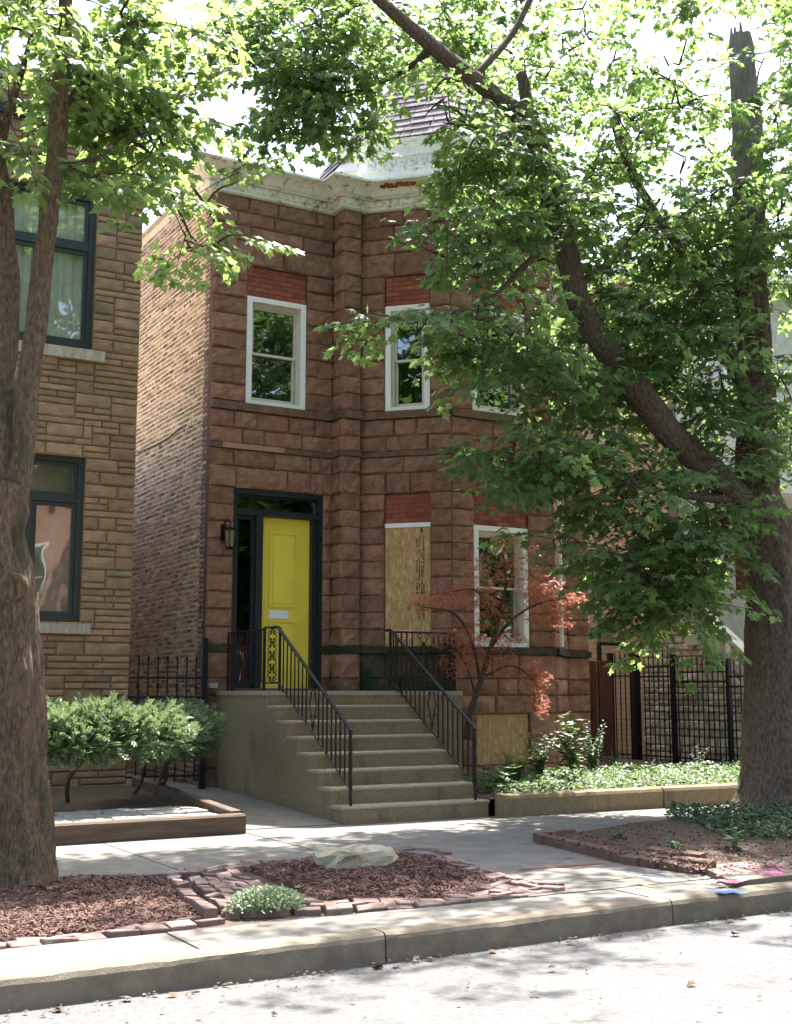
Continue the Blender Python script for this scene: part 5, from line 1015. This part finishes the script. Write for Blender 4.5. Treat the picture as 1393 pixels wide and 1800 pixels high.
yew('sunlit yew shrub in the timber bed right beside the left trunk', [((3.38, 13.35, 1.03), (.48, .38, .27)), ((3.95, 13.35, 1.06), (.46, .38, .26)), ((3.67, 13.2, .90), (.58, .33, .2))], [[(3.5, 14.3, .15), (3.55, 14.1, .5), (3.4, 13.6, .9)], [(3.9, 14.4, .15), (3.8, 14.0, .5), (4.0, 13.5, .9)]], 2, 3400)
yew('yew shrub on bent stems leaning over the walk by the gangway gate', [((4.55, 13.40, 1.0), (.40, .38, .25)), ((5.35, 14.5, .98), (.42, .45, .30)), ((4.70, 14.0, .86), (.45, .4, .16)), ((4.95, 13.9, 1.0), (.35, .35, .24))], [[(5.0, 14.75, .18), (5.16, 14.7, .40), (5.10, 14.6, .62), (4.9, 14.4, .85)], [(4.78, 14.85, .18), (4.90, 14.8, .42), (4.82, 14.6, .7), (4.6, 14.3, .9)], [(5.05, 14.7, .18), (5.15, 14.7, .55), (5.5, 14.6, .85)]], 6, 3000)
# ------------------------------------------------------------------ garden plants
def cover(name, label, cat, region, n, zf, size, m, seed, shape=OVAL, hgt=.10, xs=1.0, dens=None):
    g = np.random.default_rng(seed); LP, LD, LN, LS = [], [], [], []; x0, x1, y0, y1 = region
    while len(LP) < n:
        x, y = g.uniform(x0, x1), g.uniform(y0, y1)
        if dens and g.random() > dens(x, y): continue
        a = g.random() * 6.28; LP.append((x, y, zf(x, y) + g.random() ** .7 * hgt * (1 + .8 * nz(x, y, 2.2, 3)))); LD.append((math.cos(a), math.sin(a), g.uniform(-.2, .8))); LN.append(np.array([0, 0, 1.0]) + g.normal(size=3) * .4); LS.append(size * g.uniform(.6, 1.3))
    o = leaf_mesh(name, shape, np.array(LP, float), np.array(LD, float), np.array(LN, float), np.array(LS), m, None, xs); return tag(o, label, cat)
bz = lambda x, y: .20 + .02 * (y - 12.4)
cover('ground_cover', 'sunlit low leafy ground cover filling the raised garden bed', 'ground cover', (8.5, 15.5, 12.42, 14.6), 6500, bz, .075, mat['cover'], 4, hgt=.13)
g = np.random.default_rng(9); LP, LD, LN, LS = [], [], [], []
while len(LP) < 5200:
    x, y = g.uniform(1175, 1560), g.uniform(1424, 1482)
    if y > 1440 + min(38, (x - 1175) * .35) + g.normal() * 5: continue
    p = onz(x, y, .09); a = g.random() * 6.28; LP.append((p.x, p.y, .07 + g.random() * .12)); LD.append((math.cos(a), math.sin(a), g.uniform(-.2, .6))); LN.append(np.array([0, 0, 1.0]) + g.normal(size=3) * .4); LS.append(g.uniform(.04, .08))
tag(leaf_mesh('ivy', OVAL, np.array(LP, float), np.array(LD, float), np.array(LN, float), np.array(LS), mat['ivy'], None, 1.3), 'dark ivy carpet around the foot of the right maple', 'ground cover')
LP, LD, LN, LS = [], [], [], []
while len(LP) < 2600:
    x, y = g.uniform(960, 1420), g.uniform(1450, 1530)
    if y > 1474 + (x - 938) * .20 or y < 1450 + max(0, 1100 - x) * .1: continue
    p = onz(x, y, .10); a = g.random() * 6.28; LP.append((p.x, p.y, .085 + g.random() * .05)); LD.append((math.cos(a), math.sin(a), g.uniform(-.3, .3))); LN.append(np.array([0, 0, 1.0]) + g.normal(size=3) * .5); LS.append(g.uniform(.015, .045))
tag(leaf_mesh('bed_litter', NEEDLE, np.array(LP, float), np.array(LD, float), np.array(LN, float), np.array(LS), mat['chip'], None, .5), 'bark and leaf litter scattered over the right parkway bed soil', 'litter')
def plant(label, base, h, n, seed, leaf, m, lean=.3, lw=.5, leafs=8, cat='plant', top=False):
    t = thing('leafy_plant', label, cat, 'plants of the garden bed'); g = np.random.default_rng(seed); st_ = MB(); LP, LD, LN, LS = [], [], [], []
    for k in range(n):
        a = g.random() * 6.28; d = np.array([math.cos(a), math.sin(a), 0]) * lean * g.uniform(.3, 1.2); hh = h * g.uniform(.6, 1.1); b = np.array(base) + np.array([math.cos(a), math.sin(a), 0]) * .05 * g.random(); pts = [b + np.array([0, 0, hh * u]) + d * hh * u * u for u in np.linspace(0, 1, 6)]; st_.tube(pts, list(np.linspace(.006, .002, 6)), 4, False)
        for j in range(leafs):
            u = .25 + .75 * (j + 1) / leafs; i = min(4, int(u * 5)); p = pts[i] + (pts[i + 1] - pts[i]) * (u * 5 - i); q = j * 2.4 + g.random() * .5; LP.append(p); LD.append((math.cos(q), math.sin(q), g.uniform(-.1, .6))); LN.append((-.3 * math.cos(q), -.3 * math.sin(q), 1)); LS.append(leaf * g.uniform(.7, 1.2) * (1.15 - .5 * u if not top else .6 + .6 * u))
    kind(st_.build('stems', m, t), 'stuff'); P_ = np.array(LP, float), np.array(LD, float), np.array(LN, float), np.array(LS)
    if leaf > .10: leaf_objects('leaf', OVAL, *P_, m, t, lw * 2)
    else: leaf_mesh('leaves', OVAL, *P_, m, t, lw * 2)
    return t
def gp(x, y, z=.22): return onz(x, y, z) if y > 100 else ony(x, 1350, y)
for lab, (x, y), h, n, sd, lf, mm, lean, lw, lfs in (('tall broad-leaved plant rising above the garden bed near the bay', (1005, 13.9), .85, 9, 1, .22, 'cover', .22, .5, 11), ('feathery goldenrod-like plant beside the board gate', (1042, 14.3), .74, 18, 2, .075, 'cover', .35, .35, 20), ('bushy pale plant between the Japanese maple and the bed edge', (950, 14.1), .62, 26, 3, .09, 'cover', .45, .5, 14), ('broad-leaved hosta clump at the foot of the stoop', (872, 1392), .30, 16, 4, .17, 'cover', .7, .7, 3), ('leafy clump in the garden bed below the boarded basement window', (905, 13.5), .45, 24, 5, .10, 'cover', .5, .6, 8), ('low leafy clump at the front of the garden bed', (1000, 1385), .26, 22, 6, .11, 'cover', .7, .6, 5), ('silvery upright weed in front of the iron fence', (1228, 13.9), .46, 4, 7, .05, 'silver', .45, .35, 16), ('short weed in front of the iron fence near the trunk', (1150, 13.7), .24, 8, 8, .08, 'cover', .6, .5, 6), ('narrow grassy tuft below the board gate', (1075, 15.2), .36, 16, 9, .09, 'ivy', .6, .12, 5)):
    p = gp(x, y); plant(lab, (p.x, p.y, .2 + .02 * (p.y - 12.4)), h, n, sd, lf, mat[mm], lean, lw, lfs)
for lab, (x, y), h, n, sd, lf in (('broad weed with round leaves in the soil of the right parkway bed', (1290, 1492), .22, 5, 11, .12), ('small weed beside the stacked edging bricks', (1185, 1490), .12, 6, 12, .07), ('low weed seedlings in the middle of the right parkway bed', (1085, 1470), .08, 7, 13, .06), ('upright weed between the trunk and the painted slab', (1345, 1475), .16, 4, 14, .08)):
    p = gp(x, y, .1); plant(lab, (p.x, p.y, .06), h, n, sd, lf, mat['cover'], .5, .7, 4)
# variegated plant among the pavers
vp = onz(462, 1600, .02); t = thing('variegated_plant', 'bushy white-variegated plant growing among the clay pavers', 'plant'); g = np.random.default_rng(31); LP, LD, LN, LS = [], [], [], []
for k in range(1500):
    v = g.normal(size=3); v /= np.linalg.norm(v); v[2] = abs(v[2]); r = g.random() ** .35; LP.append((vp.x + .05 + .27 * v[0] * r, vp.y + .08 + .15 * v[1] * r, .02 + .135 * v[2] * r)); LD.append(v + g.normal(size=3) * .5); LN.append(np.array([0, -.3, 1.0]) + g.normal(size=3) * .5); LS.append(g.uniform(.018, .036))
leaf_mesh('foliage', OVAL, np.array(LP), np.array(LD), np.array(LN), np.array(LS), mat['silver'], t, 1.4); MB().tube([(vp.x + .05, vp.y + .08, -.02), (vp.x + .05, vp.y + .08, .08)], [.012, .006], 6).build('stem', mat['twig'], t)
# ------------------------------------------------------------------ litter on road and kerb
g = np.random.default_rng(17); LP, LD, LN, LS = [], [], [], []
for k in range(700):
    if k < 420 and g.random() < .25 + .75 * (nz(k * .11, 0, 1.0) > 0): x = g.uniform(-1, 11); y = KY(x) - abs(g.normal()) * .10 - .02; z = -.138
    else: x = g.uniform(-1, 12); y = g.uniform(3.2, 6.5); z = -.135 + .03 * max(0, 1 - abs(y - 1.5) / 5) + .006
    a = g.random() * 6.28; LP.append((x, y, z + g.random() * .015)); LD.append((math.cos(a), math.sin(a), g.uniform(-.2, .3))); LN.append(np.array([0, 0, 1.0]) + g.normal(size=3) * .3); LS.append(g.uniform(.012, .034) if g.random() < .93 else g.uniform(.05, .08))
tag(leaf_mesh('leaf_litter', MAPLE, np.array(LP, float), np.array(LD, float), np.array(LN, float), np.array(LS), mat['dryleaf']), 'dry leaf litter along the gutter and on the road', 'leaf litter')
# ------------------------------------------------------------------ across the street and further off (seen reflected in the panes and through gaps)
def far_tree(label, c, h, R_, n, seed, m, size=.28, grp='street trees further off', low=.20):
    t = thing('street_tree', label, 'tree', grp); g = np.random.default_rng(seed); c = np.array(c, float)
    MB().tube(catmull([c, c + [0.1, 0, h * .3], c + [0, .1, h * .55], c + [.1, 0, h * .8]], 5), list(np.linspace(.26, .06, 16)), 10, True, .15).build('trunk', mat['bark_r'], t, True)
    for k in range(6):
        a = k * 1.05 + g.random(); b = c + [0, 0, h * (.32 + .06 * k)]; MB().tube(catmull([b, b + [math.cos(a) * R_ * .4, math.sin(a) * R_ * .4, h * .12], b + [math.cos(a) * R_ * .8, math.sin(a) * R_ * .8, h * .2]], 4), list(np.linspace(.10, .03, 9)), 6, True).build('limb', mat['bark_r'], t, True)
    cl = [c + [R_ * math.cos(a) * q, R_ * math.sin(a) * q, h * zz] for a, q, zz in zip(g.random(130) * 6.28, g.random(130) ** .5 * .92, g.uniform(low, .98, 130))]; LP, LD, LN, LS = [], [], [], []
    for k in range(n):
        q = cl[g.integers(130)]; v = g.normal(size=3) * np.array([.55, .55, .35]); LP.append(q + v); a = g.random() * 6.28; LD.append((math.cos(a), math.sin(a), -.4)); LN.append(np.array([0, 0, 1.0]) + g.normal(size=3) * .5); LS.append(size * g.uniform(.6, 1.2))
    leaf_mesh('crown', NEEDLE, np.array(LP), np.array(LD), np.array(LN), np.array(LS), m, t, .95)
for k, (x, y) in enumerate(((4.5, -6.0), (11.5, -6.2), (18.5, -6.0), (26, -6.4))): far_tree(('street tree across the road mirrored in the brownstone windows', 'leafy street tree across the road mirrored in the upper panes', 'tall street tree across the road mirrored in the bay window', 'street tree far down the opposite side of the road')[k], (x, y, -.1), 18, 4.8, 17000, 40 + k, mat['farleaf'], .33, 'trees across the road', .46 if k < 2 else .2)
far_tree('leafy street tree further right beyond the old maple', (20.8, 12.3, 0), 12, 3.7, 14000, 60, mat['farleaf'], .18)
far_tree('added unseen tree further left along the parkway, darkening the angled bay window reflection', (-5.8, 8.8, 0), 17, 4.6, 22000, 62, mat['farleaf'], .33)  # unseen tree added to cover bright sky in the angled window's reflection
far_tree('back garden tree behind the tan brick house', (27.0, 26.0, 0), 14, 4.2, 5000, 61, mat['farleaf'], .24)
wins = [(u, u + 1.0, z, z + 1.7) for u in (.8, 2.8, 4.8, 6.8) for z in (1.4, 5.0)]
for nm, lab, xr, mm in (('pink_brick_house', 'pinkish brick house across the road mirrored in the left neighbour window', 16.0, 'pinkhouse'), ('added_brick_house', 'added red brick house across the road, darkening the low bay window reflection', 26.2, 'redbrick'), ('added_stone_house', 'added grey stone house far right across the road, darkening the bay window reflection', 36.4, 'greystone')):  # red and grey houses are added, blocking bright sky in the bay window reflection
    oh = thing(nm, lab, 'house'); F_OH = Fr((xr, -13.5), (-1, 0), (0, 1)); backing(F_OH, 0, 9.5, 0, 9.5, wins, mat[mm], oh, name='wall')
    for a, b, c, d in wins: sash_window(F_OH, a, b, c, d, oh)
    MB().box(xr - 9.7, xr + .2, -14.0, -13.2, 9.5, 9.9).build('cornice', mat['white'], oh); MB().box(xr - 9.5, xr, -20, -13.85, 0, 9.4).build('body', mat[mm], oh)
kind(grid_sheet('opposite_pavement', -60, 120, -13, -3.6, 40, 4, lambda x, y: -.02, mat['concrete']), 'structure')
# ------------------------------------------------------------------ put each Empty at the base of its thing
bpy.context.view_layer.update()
for o in list(SC.objects):
    if o.type == 'EMPTY' and o.parent is None:
        lo = Vector((1e9,) * 3); hi = -lo
        for ch in o.children_recursive:
            if ch.type == 'MESH' and len(ch.data.vertices):
                for c in ch.bound_box: w = ch.matrix_world @ Vector(c); lo = Vector(map(min, lo, w)); hi = Vector(map(max, hi, w))
        if lo.x > 1e8: continue
        c = Vector(((lo.x + hi.x) / 2, (lo.y + hi.y) / 2, lo.z)); o.location = c
        for ch in o.children: ch.matrix_parent_inverse = Matrix.Translation(-c)
